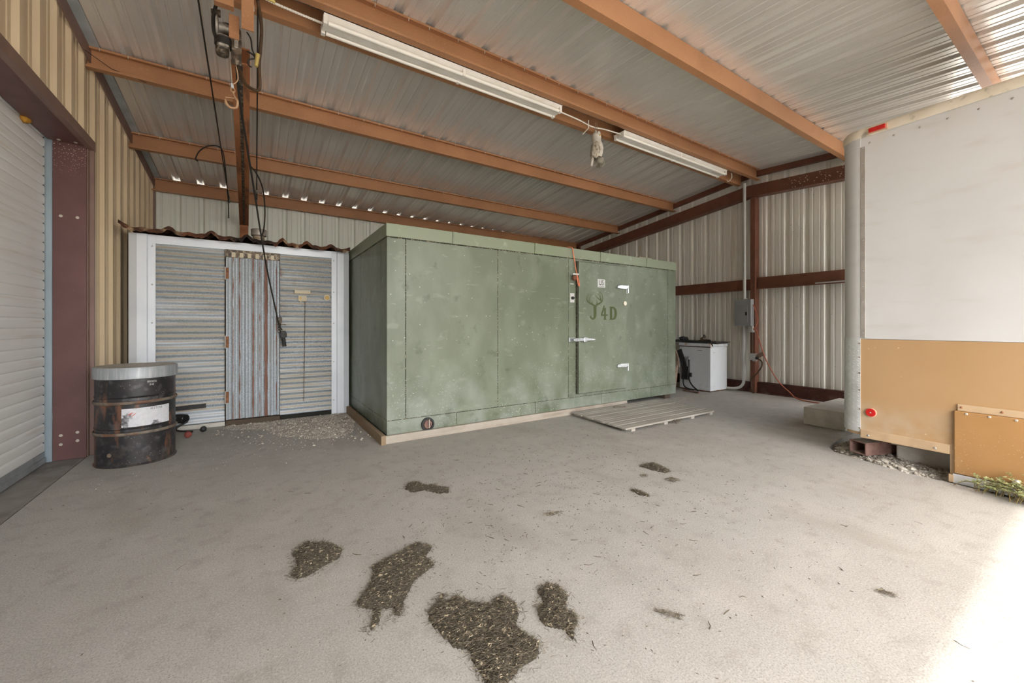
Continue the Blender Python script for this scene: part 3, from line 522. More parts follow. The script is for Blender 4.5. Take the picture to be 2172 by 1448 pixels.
# ------------------------------------------------------------------ tin shed
SY = 6.25
sh = empty('tin_shed', (0, 7.1, 0), 'small shed of corrugated iron with a rust-streaked door', 'shed')
MB().box(-1.16, 1.15, SY + .05, 8.05, .02, 2.22).build('core', m_dark, sh)
def hsheet(x0, x1, z0, z1, y):
    rows = []; n = int((z1 - z0) / .0705 * 8)
    for i in range(n + 1):
        z = z0 + (z1 - z0) * i / n; rows.append([(xx, y - .012 * math.cos(2 * math.pi * z / .0705), z) for xx in (x0, (x0 + x1) / 2, x1)])
    return MB().grid(rows).build('wall_sheet', m_shedg, sh, smooth=80, recalc=False)
for x0, x1 in ((-.975, -.305), (.305, .955)):
    for i, (z0, z1) in enumerate(((.055, .62), (.60, 1.15), (1.13, 1.68), (1.66, 2.245))): hsheet(x0, x1, z0, z1, SY + .012 - .003 * i)
for sgn, x0, x1 in ((-1, -1.20, -.965), (1, .945, 1.18)):
    e = x0 if sgn < 0 else x1; q = x1 if sgn < 0 else x0; s_ = -sgn
    pts = [(e, .25), (e, 0), (e + s_ * .075, -.025), (e + s_ * .16, -.025), (e + s_ * .168, -.004), (q, -.004), (q, .004), (e + s_ * .172, .004), (e + s_ * .164, -.017), (e + s_ * .077, -.017), (e + s_ * .008, .006), (e + s_ * .008, .25)]
    c_ = MB().prism(pts, lambda a, b, d: (a, SY - .012 + b, d), .0, 2.335).build('corner_trim', m_alum, sh)
    for z in (.2, .75, 1.3, 1.75, 2.2): MB().lathe([(.009, 0), (.006, -.006)], (q + sgn * .03, SY - .016, z), 8, 'Y').build('screw', m_rollb, c_)
MB().box(-.97, .95, SY - .008, SY + .004, 2.235, 2.335).build('top_trim', m_alum, sh)
# door of the shed
sdv = []
n = int(.585 / .0705 * 10)
rows = []
for i in range(n + 1):
    xx = -.288 + .585 * i / n; rows.append([(xx, SY - .03 - .011 * math.cos(2 * math.pi * xx / .0705), z) for z in (.075, 1.1, 2.135)])
sdo = MB().grid(rows).build('door', m_shedd, sh, smooth=80, recalc=False)
MB().box(-.288, .297, SY - .018, SY + .0, .075, 2.135).build('door_frame', m_dark, sdo)
for z in (1.93, 1.06, .36):
    hg = MB().tube([(-.297, SY - .04, z - .08), (-.297, SY - .04, z + .08)], .007, 8).build('hinge', m_bolt, sdo); MB().box(-.288, -.258, SY - .045, SY - .040, z - .07, z + .07).build('hinge_leaf', m_hingem, hg)
la = MB().box(.262, .325, SY - .06, SY - .045, 1.30, 1.38).build('hasp', m_grease, sdo, bevel=.006)
for i in range(4):
    pts = [(.293 + .016 * math.cos(t), SY - .062 + (.004 if i % 2 else -.004), 1.30 - .035 * i + .024 * math.sin(t)) for t in [k * math.pi / 5 for k in range(11)]]
    MB().tube(pts, .006, 6).build('chain_link', m_grease, la)
MB().tube([(.25, SY - .065, 1.285), (.37, SY - .065, 1.28)], .004, 6).build('wire', m_grease, la)
mb = MB()
for i in range(6): MB().box(-.23 + .085 * i, -.19 + .085 * i, SY - .046, SY - .03, 2.14, 2.20).build('filler_block', m_beige, sh)
MB().box(-.30, .30, SY - .03, SY - .0, 2.135, 2.235).build('lintel', m_grease, sh)
MB().box(-.29, .30, SY - .06, SY + .02, -.0, .065).build('sill', m_dark, sh, bevel=.004)
MB().box(-.96, -.30, SY - .01, SY + .04, 0, .05).build('sill_block', m_block, sh); MB().box(.31, .95, SY - .01, SY + .04, 0, .05).build('sill_block', m_gap, sh)
# rusty ribbed roof sheets
ridges = [-.83, -.43, -.06, .33, .62, .92]
def rz(X): return 2.372 - .012 * X
def rib(X):
    h = 0
    for c in ridges: h = max(h, .055 * max(0, 1 - (abs(X - c) / .058)) ** .6 if abs(X - c) < .058 else 0)
    return h + .006 * math.sin(X * 46)
for a, b in ((-1.26, -.46), (-.47, .33), (.32, 1.17)):
    rows = []; n = 70
    for i in range(n + 1):
        X = a + (b - a) * i / n; curl = .07 * max(0, (-1.16 - X) / .1) ** 1.5 + .04 * max(0, (X - 1.12) / .06)
        j = .022 * mnoise.noise(Vector((X * 14, a, 0))); z = rz(X) + rib(X) + curl + (.006 if a > 0 else .003 if a > -.6 else 0)
        rows.append([(X, 6.09 + j, z - .05 + .03 * mnoise.noise(Vector((X * 22, 3, 0)))), (X, 6.10 + j, z - .004), (X, 6.5, z + .005), (X, 8.10, z - .10)])
    MB().grid(rows).build('roof_sheet', m_rust, sh, recalc=False, solid=.004)
# things on and by the shed
vp = empty('roof_vent', (.066, 6.62, 2.36), 'galvanised vent pipe with a drum cap on the tin shed roof', 'vent')
MB().lathe([(.068, 0), (.068, .085), (.074, .09), (.068, .095), (.068, .12), (.074, .125), (.068, .13), (.068, .16)], (.066, 6.62, 2.355), 24).build('pipe', m_ventpipe, vp, smooth=40)
MB().lathe([(.06, 0), (.094, .014), (.094, .085), (.098, .09), (.09, .10)], (.066, 6.62, 2.505), 28).build('cap', m_alstrip, vp, smooth=40)
tb = empty('thermostat', (.57, SY - .02, 1.6), 'small beige thermostat with a hanging wire on the shed wall', 'thermostat')
MB().box(.52, .625, SY - .035, SY - .002, 1.605, 1.68).build('case', m_beige, tb, bevel=.004); MB().box(.535, .56, SY - .037, SY - .035, 1.63, 1.665).build('window', m_gold, tb); MB().box(.54, .565, SY - .03, SY - .005, 1.595, 1.607).build('tab', m_beige, tb)
MB().tube(smoothpath([(.60, SY - .012, 1.605), (.605, SY - .012, 1.55), (.60, SY - .012, 1.0), (.592, SY - .012, .5), (.59, SY - .012, .22)]), .0035, 5).build('wire', m_hose, tb)
tag(MB().box(.475, .67, SY - .045, SY - .002, 1.705, 1.755).build('small_ledge', m_beige, bevel=.004), 'small beige ledge fixed above the thermostat', 'ledge')
dl = empty('dial_gauge', (.885, SY - .02, 1.62), 'round cream and gold dial thermometer on the tin shed', 'gauge')
MB().lathe([(.042, .0), (.042, -.02), (.034, -.024), (.030, -.018)], (.885, SY - .004, 1.665), 28, 'Y').build('rim', m_cream, dl, smooth=40); MB().lathe([(.030, 0), (.030, -.004)], (.885, SY - .0225, 1.665), 24, 'Y').build('face', m_gold, dl)
tag(MB().obox((-.64, SY - .03, .275), (.30, .02, .05), Matrix.Rotation(R(-2), 4, 'Y')).build('iron_strap', m_rubber), 'flat dark strap fixed low on the shed wall behind the drum', 'strap')
el = empty('drain_elbow', (-.73, SY - .05, 0), 'dark drain elbow pipe poking out low on the shed wall', 'pipe')
MB().tube(smoothpath([(-.80, SY + .02, .145), (-.74, SY - .04, .15), (-.68, SY - .09, .15)]), [.05] * 13, 14, caps=False).build('elbow', m_rubber, el, smooth=60, solid=.006)
MB().tube(smoothpath([(-.66, SY - .10, .12), (-.76, SY - .12, .06), (-.74, SY - .16, .03), (-.60, SY - .2, .012)]), .012, 6).build('hose', m_rubber, el, smooth=60)
tag(MB().blob((-.62, 5.80, .036), .036, 2, .15).build('red_float', m_apple, smooth=60), 'dull red ball on the floor at the foot of the tin shed', 'ball')
tag(MB().blob((-.50, 6.02, .034), .034, 2, .1).build('black_ball', m_rubber, smooth=60), 'small black ball on the floor behind the dull red one', 'ball')

# ------------------------------------------------------------------ drum
dc = (-.935, 5.17, 0); dm = empty('steel_drum', dc, 'black steel drum with galvanised lid and torn white label', 'drum')
MB().lathe([(.292, 0), (.295, .012), (.284, .02), (.284, .28), (.292, .287), (.293, .30), (.284, .31), (.284, .335), (.290, .342), (.284, .35), (.284, .555), (.293, .565), (.293, .575), (.284, .588), (.284, .615), (.290, .622), (.284, .63), (.284, .80)], dc, 56).build('body', m_black, dm, smooth=35)
for z in (.294, .572): MB().lathe([(.2935, -.012), (.298, -.004), (.298, .008), (.2935, .014)], (dc[0], dc[1], z), 56, caps=False).build('rolling_hoop', m_drumrib, dm, smooth=60)
MB().lathe([(.296, 0), (.300, .004), (.300, .10), (.296, .106), (.28, .108), (.27, .103)], (dc[0], dc[1], .785), 56).build('lid', m_lid, dm, smooth=35)
cang = math.atan2(-dc[1], -dc[0])
def drumfn(r_): return lambda a, b, d: (dc[0] + r_ * math.cos(cang + a / .284), dc[1] + r_ * math.sin(cang + a / .284), b)
f1 = drumfn(.2862); rows = [[f1(-.102 + .03 * i, z, 0) for z in (.356, .522)] for i in range(13)]
lb = MB().grid(rows).build('paper_label', m_paper, dm, recalc=False); lb['label'] = 'torn white paper label with faded print'
f2 = drumfn(.2868)
text_mb('ACETONE', .028, lambda a, b, c: f2(.09 + a, .496 + b, 0), sx=.75).build('lettering', m_ink, lb, recalc=False)
mb = MB()
for r_ in range(7):
    for k in range(9):
        if random.random() < .7: a = .03 + .02 * k; mb.add([f2(a, .475 - .011 * r_, 0), f2(a + .015, .475 - .011 * r_, 0), f2(a + .015, .477 - .011 * r_, 0), f2(a, .477 - .011 * r_, 0)], [(0, 1, 2, 3)])
mb.build('fine_print', m_plate, lb, recalc=False)
mb = MB()
for i in range(7): a = -.06 + .006 * i; z = .44 + .03 * random.random(); mb.add([f2(a, z, 0), f2(a + .018, z + .016, 0), f2(a + .02, z + .022, 0), f2(a, z + .006, 0)], [(0, 1, 2, 3)])
mb.build('red_print', m_redink, lb, recalc=False)
text_mb('000000', .026, lambda a, b, c: drumfn(.2852)(.07 + a, .745 + b, 0), sx=.9).build('stencil', m_plate, dm, recalc=False)
text_mb('INE', .026, lambda a, b, c: drumfn(.2852)(.085 + a, .718 + b, 0), sx=.9).build('stencil', m_plate, dm, recalc=False)
a_ = -.19; MB().lathe([(.018, 0), (.018, .006), (.010, .008)], (0, 0, 0), 14, 'Y').build('bung', m_drumrib, dm).matrix_local = Matrix.Translation(Vector(drumfn(.290)(a_, .10, 0)) - Vector(dc)) @ Matrix.Rotation(cang + a_ / .284 - math.pi / 2, 4, 'Z')

# ------------------------------------------------------------------ duckboard
dk = empty('duckboard', (4.65, 3.75, 0), 'grey weathered slatted duckboard lying flat before the cooler door', 'platform')
n = 14; y0, y1 = 3.24, 4.28
for i in range(n):
    ya = y0 + (y1 - y0) * i / n; ex = random.uniform(-.012, .012)
    MB().box(3.70 + ex + .004 * i, 5.54 + ex + .006 * i, ya, ya + (y1 - y0) / n - .007, .034, .056 + random.uniform(-.002, .002)).build('slat', m_duck, dk, bevel=.004)
for xx in (3.80, 4.42, 5.0, 5.44): MB().box(xx, xx + .07, y0 + .01, y1 - .01, 0, .034).build('batten', m_duck, dk)

# ------------------------------------------------------------------ washer, cart and clutter by the side wall
ws = empty('washing_machine', (7.56, 4.66, 0), 'white enamel top-loading washer standing against the side wall', 'washer')
MB().box(7.27, 7.84, 4.33, 4.99, .02, .86).build('cabinet', m_white, ws, bevel=.012); MB().box(7.262, 7.85, 4.32, 5.0, .862, .925).build('top', m_white, ws, bevel=.012)
MB().box(7.29, 7.82, 4.35, 4.97, 0, .022).build('plinth', m_rust, ws); MB().box(7.2625, 7.2705, 4.33, 5.0, .848, .862).build('seam', m_rust, ws)
MB().box(7.264, 7.2705, 4.50, 4.60, .78, .786).box(7.35, 7.41, 4.325, 4.331, .75, .753).build('badge', m_ink, ws)
mt = tag(MB().obox((7.50, 4.75, .948), (.50, .98, .03), Matrix.Rotation(R(6), 4, 'Z') @ Matrix.Rotation(R(1.5), 4, 'X')).build('rubber_mat', m_rubber, bevel=.004), 'black rubber mat lying over the washer top', 'mat')
tag(MB().obox((7.72, 4.52, .955), (.46, .34, .012), Matrix.Rotation(R(-12), 4, 'Z') @ Matrix.Rotation(R(3), 4, 'Y')).build('dark_sheet', m_grease), 'thin dark sheet jutting past the washer top edge', 'sheet')
tag(MB().blob((7.42, 5.02, 1.01), .06, 2, .5, (1.2, 1, .6)).blob((7.47, 4.97, .995), .04, 2, .5).build('scrap_bracket', m_rubber), 'black scrap bracket on the mat nearest the cooler', 'scrap')
mb = MB().blob((7.48, 4.60, 1.0), .055, 2, .5, (1.3, 1, .8)).tube([(7.40, 4.58, 1.0), (7.55, 4.62, 1.05)], .03, 8).tube([(7.5, 4.6, 1.0), (7.5, 4.6, 1.09)], .022, 8).box(7.40, 7.58, 4.52, 4.66, .97, .985)
tag(mb.build('old_pump', m_grease), 'greasy old pump part on top of the washer', 'pump')
tag(MB().tube(smoothpath([(7.46, 4.62, .985), (7.36, 4.45, .99), (7.30, 4.35, .985), (7.25, 4.30, .93), (7.235, 4.27, .885)]), .012, 6).build('loose_strap', m_rubber, smooth=60), 'loose black strap hanging over the washer front edge', 'strap')
# folded hand cart leaning on the washer
ct = empty('folding_cart', (7.12, 4.62, 0), 'black folding luggage cart leaning on the washer', 'hand cart')
u_ = lambda y, z, dx=0: (7.10 + .14 * z + dx, y, z)
MB().tube(smoothpath([u_(4.92, .80), u_(4.86, .50), u_(4.82, .30), u_(4.78, .12, -.02), (7.03, 4.66, .06), (7.0, 4.50, .05)]), .014, 8).build('rail', m_rubber, ct, smooth=60)
MB().tube(smoothpath([u_(4.72, .60), u_(4.70, .40), u_(4.68, .22), (7.05, 4.56, .12), (6.98, 4.40, .05)]), .014, 8).build('rail', m_rubber, ct, smooth=60)
MB().bar(u_(4.95, .78), u_(4.76, .38), .10, .02, (1, 0, .1)).build('strap', m_rubber, ct); MB().bar(u_(4.75, .66), u_(4.74, .42), .045, .015, (1, 0, .1)).build('strap', m_panelgrey, ct)
MB().obox(u_(4.77, .34), (.05, .14, .26), Matrix.Rotation(R(8), 4, 'Y')).build('hinge_block', m_rubber, ct, bevel=.01); MB().obox(u_(4.66, .31), (.04, .04, .08)).build('hinge_block', m_rubber, ct)
MB().bar((7.02, 4.74, .015), (6.98, 4.38, .02), .035, .025).build('toe_plate', m_oldtube, ct); MB().bar((7.16, 5.02, .05), (6.97, 4.42, .015), .02, .012).build('toe_bar', m_hose, ct)
fr = empty('fabric_roll', (7.15, 5.14, 0), 'faded brown folded fabric slumped between the cooler and the washer', 'fabric')
rows = []
for i in range(15):
    t = i / 14; row = []
    for k in range(9):
        q = k / 8; z = .02 + .86 * (1 - .35 * q) * t; row.append((6.98 + .20 * t - .05 * math.sin(q * 9) * (1 - .5 * t), 5.16 - .30 * q + .10 * t * (q - .3), z))
    rows.append(row)
MB().grid(rows).build('cloth', m_felt, fr, smooth=60, solid=.03); MB().tube(smoothpath([(7.17, 5.20, .88), (7.16, 5.03, .80), (7.13, 4.93, .64), (7.08, 4.87, .45)]), .014, 6).build('piping', m_felt, fr, smooth=60)

# ------------------------------------------------------------------ electrics on the side wall
PX = XR - .15
ep = empty('breaker_panel', (PX, 4.0, 1.25), 'grey electrical breaker panel mounted on the brown post', 'panel')
MB().box(PX - .10, PX, 3.86, 4.17, 1.26, 1.765).build('box', m_panelgrey, ep, bevel=.006); MB().box(PX - .108, PX - .099, 3.865, 4.165, 1.263, 1.762).build('cover', m_panelgrey, ep, bevel=.004)
pd = MB().box(PX - .113, PX - .107, 3.925, 4.12, 1.33, 1.65).build('door', m_panelgrey, ep, bevel=.002); MB().box(PX - .120, PX - .112, 3.932, 3.962, 1.46, 1.525).build('latch', m_ink, pd)
MB().box(PX - .05, PX, 3.98, 4.06, 1.765, 1.785).build('hub', m_conduit, ep); MB().box(PX - .06, PX - .0, 3.86, 3.94, 1.14, 1.26).build('outlet_box', m_conduit, ep, bevel=.006)
MB().lathe([(.022, 0), (.022, -.02)], (PX - .03, 3.865, 1.16), 14, 'Y').build('outlet_cover', m_plate, ep)
tag(MB().tube([(PX - .03, 4.02, 1.77), (PX - .03, 4.02, 3.98)], .028, 12).build('upper_conduit', m_conduit, smooth=40), 'grey conduit rising from the breaker panel to the roof', 'conduit')
tag(MB().tube(smoothpath([(PX - .03, 4.03, 1.26), (PX - .03, 4.03, .7), (PX - .03, 4.03, .24), (PX - .04, 4.08, .10), (PX - .06, 4.20, .05), (PX - .07, 4.42, .04)]), .026, 12).build('lower_conduit', m_conduit, smooth=40), 'grey conduit bending from the panel down to the floor', 'conduit')
ob = empty('outlet', (PX, 3.88, .6), 'white outlet box low on the post with a brown plug in it', 'outlet')
MB().box(PX - .055, PX, 3.865, 3.93, .62, .745).build('box', m_plate, ob, bevel=.004); MB().box(PX - .05, PX, 3.80, 3.865, .60, .745).build('side_box', m_conduit, ob, bevel=.004)
MB().obox((PX - .04, 3.74, .72), (.02, .15, .07), Matrix.Rotation(R(-28), 4, 'X')).build('flap_cover', m_felt, ob, bevel=.004); MB().blob((PX - .05, 3.785, .665), .03, 2, .1).build('plug', m_rubber, ob)
MB().tube([(PX - .02, 3.88, .745), (PX - .02, 3.885, 1.14)], .016, 8).build('riser', m_hose, ob)
tag(MB().tube(smoothpath([(PX - .05, 3.77, .66), (PX - .05, 3.70, .60), (PX - .05, 3.71, .50), (PX - .05, 3.80, .36), (PX - .05, 3.875, .28), (PX - .05, 3.885, .15), (PX - .05, 3.86, .03), (PX - .06, 3.84, .012)]), .012, 8).build('appliance_cord', m_hose, smooth=60), 'dark brown cord looping from the outlet to the floor', 'cord')
tag(MB().tube(smoothpath([(PX - .05, 3.845, 1.66), (PX - .06, 3.80, 1.52), (PX - .06, 3.765, 1.40), (PX - .07, 3.79, 1.26), (PX - .07, 3.835, 1.20), (PX - .07, 3.79, 1.18), (PX - .07, 3.74, 1.02), (PX - .08, 3.62, .66), (PX - .09, 3.42, .30), (PX - .12, 3.22, .12), (PX - .16, 3.05, .02), (PX - .2, 2.6, .011), (PX - .16, 2.2, .011)]), .010, 6).build('extension_cord', m_orange, smooth=60), 'orange extension cord sagging from the breaker panel to the floor', 'cord')

# ------------------------------------------------------------------ concrete step
tag(MB().box(5.95, 7.1, 1.86, 2.30, 0, .225).build('concrete_step', m_block, bevel=.012), 'low concrete step block at the trailer end', 'step')

# ------------------------------------------------------------------ trailer
T0 = Vector((4.83, 1.395, 0)); TD = Vector((-.05, -.99875, 0)); TN = Vector((.99875, -.05, 0))
def T(s_, n_, z): p = T0 + TD * s_ + TN * n_; return (p.x, p.y, z)
TL, TW, TR = 5.2, 2.35, .175
tr = empty('trailer', T(2.5, 1.2, 0), 'white and tan enclosed trailer parked on the right', 'trailer')
def plan(off=0.0, s0=0.0):
    pts = [(TL, -off)]
    for k in range(9): a = math.pi / 2 * k / 8; pts.append((s0 - (TR + off) * math.sin(a), TR - (TR + off) * math.cos(a)))
    for k in range(9): a = math.pi / 2 * k / 8; pts.append((s0 - (TR + off) * math.cos(a), TW - TR + (TR + off) * math.sin(a)))
    return pts + [(TL, TW + off)]
MB().prism(plan(-.012), lambda a, b, d: T(a, b, d), .26, 3.06).build('body_core', m_twhite, tr)
MB().add([T(0, 0, 1.145), T(TL, 0, 1.145), T(TL, 0, 3.04), T(0, 0, 3.04), T(0, .012, 1.145), T(TL, .012, 1.145), T(TL, .012, 3.04), T(0, .012, 3.04)], [(0, 1, 2, 3), (7, 6, 5, 4), (0, 4, 5, 1), (3, 2, 6, 7), (0, 3, 7, 4), (1, 5, 6, 2)]).build('upper_panel', m_twhite, tr)
MB().add([T(0, -.002, .29), T(TL, -.002, .29), T(TL, -.002, 1.142), T(0, -.002, 1.142), T(0, .012, .29), T(TL, .012, .29), T(TL, .012, 1.142), T(0, .012, 1.142)], [(0, 1, 2, 3), (7, 6, 5, 4), (0, 4, 5, 1), (3, 2, 6, 7), (0, 3, 7, 4), (1, 5, 6, 2)]).build('lower_panel', m_ttan, tr)
arc = lambda off, n=12: [(-(TR + off) * math.sin(math.pi / 2 * k / n), TR - (TR + off) * math.cos(math.pi / 2 * k / n)) for k in range(n + 1)]
def arcshell(name, m, off, th, z0, z1, par=tr):
    o_, i_ = arc(off), arc(off - th); return MB().prism(o_ + i_[::-1], lambda a, b, d: T(a, b, d), z0, z1).build(name, m, par, smooth=40)
arcshell('corner_post', m_twhite, .002, .02, 1.15, 2.98); arcshell('corner_cap', m_twhite, .006, .02, 2.955, 3.05)
gd = arcshell('corner_guard', m_tread, .006, .02, .265, 1.15)
arcshell('corner_foot', m_trim, -.012, .02, .235, .27)
mb = MB(); nr = 36
for i in range(nr):
    for k in range(7):
        a = (k + .5) / 7 * math.pi / 2; z = .29 + i * .0238; r_ = TR + .0062
        tilt = 1 if (i + k) % 2 else -1; du = .014; dz = .009
        def q(da, dz_, r2): aa = a + da / TR; return T(-r2 * math.sin(aa), TR - r2 * math.cos(aa), z + dz_)
        mb.add([q(-du, -dz * tilt, r_), q(.003, -.004 * tilt, r_), q(du, dz * tilt, r_), q(-.003, .004 * tilt, r_), q(0, 0, r_ + .0028)], [(0, 1, 4), (1, 2, 4), (2, 3, 4), (3, 0, 4)])
mb.build('tread_lugs', m_tread, gd, kind='stuff', recalc=False)
st = MB().prism([(.0, -.006), (.035, -.006), (.035, .004), (.0, .004)], lambda a, b, d: T(a, b, d), 1.15, 2.95).build('seam_strip', m_alstrip, tr, bevel=.002)
def rivets(par, pts, m=m_rollb, r_=.006, out=.006):
    mb = None
    for s_, n_, z in pts:
        c = Vector(T(s_, n_, z)); v = []; 
        for k in range(8): a = 2 * math.pi * k / 8; v.append(c + TD * (r_ * math.cos(a)) + Vector((0, 0, r_ * math.sin(a))))
        for k in range(8): a = 2 * math.pi * k / 8; v.append(c - TN * out + TD * (r_ * .6 * math.cos(a)) + Vector((0, 0, r_ * .6 * math.sin(a))))
        MB().add(v, [tuple(range(8, 16))] + [(k, (k + 1) % 8, 8 + (k + 1) % 8, 8 + k) for k in range(8)]).build('rivet', m, par)
rivets(st, [(.0175, -.005, 1.2 + .145 * i) for i in range(13)])
rivets(tr, [(.07 + .168 * i, 0, 2.972) for i in range(8)], m_alstrip, .009)
rivets(gd, [(-.008, -.006, z) for z in (.30, .48, .66, .82, .97, 1.10)], m_grease, .007)
rl = plan(.012); tp = plan(-.03)
o = MB(); n = len(rl)
pr = [(plan(.004), 3.035), (plan(.014), 3.05), (plan(.016), 3.10), (plan(.0), 3.125), (plan(-.05), 3.14), (plan(-.3), 3.15)]
o.grid([[T(a, b, z) for a, b in P] for P, z in pr]).build('roof_rail', m_trail, tr, smooth=50, recalc=False)
MB().prism(plan(-.3), lambda a, b, d: T(a, b, d), 3.12, 3.15).build('roof_skin', m_twhite, tr)
ml = empty('marker_light', T(.15, 0, 3.06)); ml.parent = tr; ml.location = Vector(T(.14, 0, 3.05)) - WO['trailer']; WO[ml.name] = Vector(T(.14, 0, 3.05))
MB().prism([(.06, 3.048), (.20, 3.048), (.20, 3.098), (.06, 3.098)], lambda a, b, d: T(a, d, b), -.024, -.014).build('light_base', m_redrim, ml); MB().prism([(.072, 3.054), (.188, 3.054), (.188, 3.092), (.072, 3.092)], lambda a, b, d: T(a, d, b), -.046, -.024).build('lens', m_red, ml, bevel=.006)
def disc(s_, z, r_, n0, n1, name, m, par):
    pts = [(s_ + r_ * math.cos(2 * math.pi * k / 24), z + r_ * math.sin(2 * math.pi * k / 24)) for k in range(24)]
    return MB().prism(pts, lambda a, b, d: T(a, d, b), n0, n1).build(name, m, par, bevel=.003)
rf = disc(.078, .462, .042, -.012, -.002, 'reflector', m_redrim, tr); disc(.078, .462, .037, -.018, -.012, 'lens', m_red, rf); disc(.078, .462, .006, -.021, -.018, 'screw', m_bolt, rf)
MB().prism([(-.0, .215), (.585, .215), (.585, .295), (-.0, .295)], lambda a, b, d: T(a, d, b), -.016, .03).build('bottom_rail', m_trim, tr, bevel=.005)
rivets(tr, [(.06, -.016, .245), (.50, -.016, .245)], m_alstrip, .011)
MB().prism([(.585, .0), (.615, .0), (.615, .30), (.585, .30)], lambda a, b, d: T(a, d, b), -.004, .05).build('door_post', m_trim, tr)
dq = MB().prism([(.612, .075), (2.0, .075), (2.0, .58), (.612, .58)], lambda a, b, d: T(a, d, b), -.030, .0).build('compartment_door', m_tdoor, tr, bevel=.006)
hs = MB().prism([(.63, .583), (2.0, .583), (2.0, .635), (.63, .635)], lambda a, b, d: T(a, d, b), -.014, -.002).build('hinge_strip', m_trim, dq)
rivets(hs, [(.65, -.014, .61), (.86, -.014, .61), (1.08, -.014, .61)], m_hingem, .009); rivets(dq, [(.68, -.030, .565), (.80, -.030, .565), (.93, -.030, .565), (1.05, -.03, .565)], m_bolt, .010)
MB().prism([(.605, -.005), (2.0, -.005), (2.0, .07), (.605, .07)], lambda a, b, d: T(a, d, b), -.034, -.004).build('kick_plate', m_tread, dq, bevel=.003); MB().prism([(.585, .0), (.612, .0), (.612, .06), (.585, .06)], lambda a, b, d: T(a, d, b), -.04, -.01).build('end_block', m_trim, dq)
MB().lathe([(.022, 0), (.020, -.03), (.012, -.036)], (0, 0, 0), 16, 'X').build('knob', m_chrome, dq).location = Vector(T(.93, -.030, .085)) - WO[dq.name]
MB().prism([(.2, .182), (TL, .182), (TL, .28), (.2, .28)], lambda a, b, d: T(a, d, b), .42, .52).build('chassis_rail', m_dark, tr); MB().prism([(.2, .12), (TL, .12), (TL, .28), (.2, .28)], lambda a, b, d: T(a, d, b), 1.75, 1.85).build('chassis_rail', m_dark, tr)
def wheel(s_, n_):
    w_ = MB(); c = Vector(T(s_, n_, .30)); prof = [(.12, -.10), (.30, -.10), (.345, -.07), (.36, 0), (.345, .07), (.30, .10), (.12, .10)]
    for r_, h in prof:
        for k in range(24): a = 2 * math.pi * k / 24; w_.v.append(c + TN * h + TD * (r_ * math.cos(a)) + Vector((0, 0, r_ * math.sin(a))))
    for i in range(6):
        for k in range(24): a = i * 24 + k; b_ = i * 24 + (k + 1) % 24; w_.f.append((a, b_, b_ + 24, a + 24))
    w_.f.append(tuple(range(23, -1, -1))); w_.f.append(tuple(range(144, 168))); w_.build('wheel', m_rubber, tr, smooth=40)
for s_ in (3.0, 3.9):
    for n_ in (.25, 2.1): wheel(s_, n_)
# props and rubble under the trailer
jt = MB(); c0 = Vector((4.90, 1.44, .035)); dT = Vector((.93, -.36, .0)).normalized(); pT = Vector((-dT.y, dT.x, 0))
o_ = [(-.075, 0), (.075, 0), (.075, .12), (-.075, .12)]; i_ = [(-.066, .009), (.066, .009), (.066, .111), (-.066, .111)]
for base, L_ in ((0, .62),):
    vs = []
    for d in (0, L_):
        for a, z in o_ + i_: vs.append(c0 + dT * d + pT * a + Vector((0, 0, z)))
    jt.add(vs, [(0, 1, 9, 8), (1, 2, 10, 9), (2, 3, 11, 10), (3, 0, 8, 11), (4, 12, 13, 5), (5, 13, 14, 6), (6, 14, 15, 7), (7, 15, 12, 4), (0, 4, 5, 1), (1, 5, 6, 2), (2, 6, 7, 3), (3, 7, 4, 0), (8, 9, 13, 12), (9, 10, 14, 13), (10, 11, 15, 14), (11, 8, 12, 15)])
tag(jt.build('square_tube', m_oldtube), 'rusty square steel tube poking out under the trailer', 'steel tube')
tag(MB().obox((5.27, 1.02, .055), (.30, .42, .19), Matrix.Rotation(R(8), 4, 'Z')).build('support_block', m_block, bevel=.012), 'grey concrete block propping the trailer beside the square tube', 'block')
tag(MB().obox((5.25, 1.02, .165), (.36, .46, .03), Matrix.Rotation(R(5), 4, 'Z')).build('packing_board', m_wood), 'thin wood packing on the concrete block under the trailer', 'board')

def inpoly(x, y, P):
    c = False; j = len(P) - 1
    for i in range(len(P)):
        if (P[i][1] > y) != (P[j][1] > y) and x < (P[j][0] - P[i][0]) * (y - P[i][1]) / (P[j][1] - P[i][1]) + P[i][0]: c = not c
        j = i
    return c
def edged(x, y, P):
    d = 1e9
    for i in range(len(P)):
        a = Vector(P[i]); b = Vector(P[(i + 1) % len(P)]); p = Vector((x, y)); ab = b - a
        t = max(0, min(1, (p - a).dot(ab) / max(1e-9, ab.length_squared))); d = min(d, (p - a - ab * t).length)
    return d
def stones(mb, pos, r0, r1):
    for x, y, z in pos:
        r_ = random.uniform(r0, r1) if random.random() < .85 else r1 * random.uniform(1, 1.8)
        a = random.random() * 6.28; v = []
        for k in range(5): q = a + k * 1.2566; rr = r_ * random.uniform(.75, 1.2); v.append((x + rr * math.cos(q), y + rr * math.sin(q), z + r_ * random.uniform(.1, .45)))
        v += [(x, y, z + r_ * random.uniform(.8, 1.1)), (x, y, z - r_ * .4)]
        mb.add(v, [(k, (k + 1) % 5, 5) for k in range(5)] + [((k + 1) % 5, k, 6) for k in range(5)])
    return mb
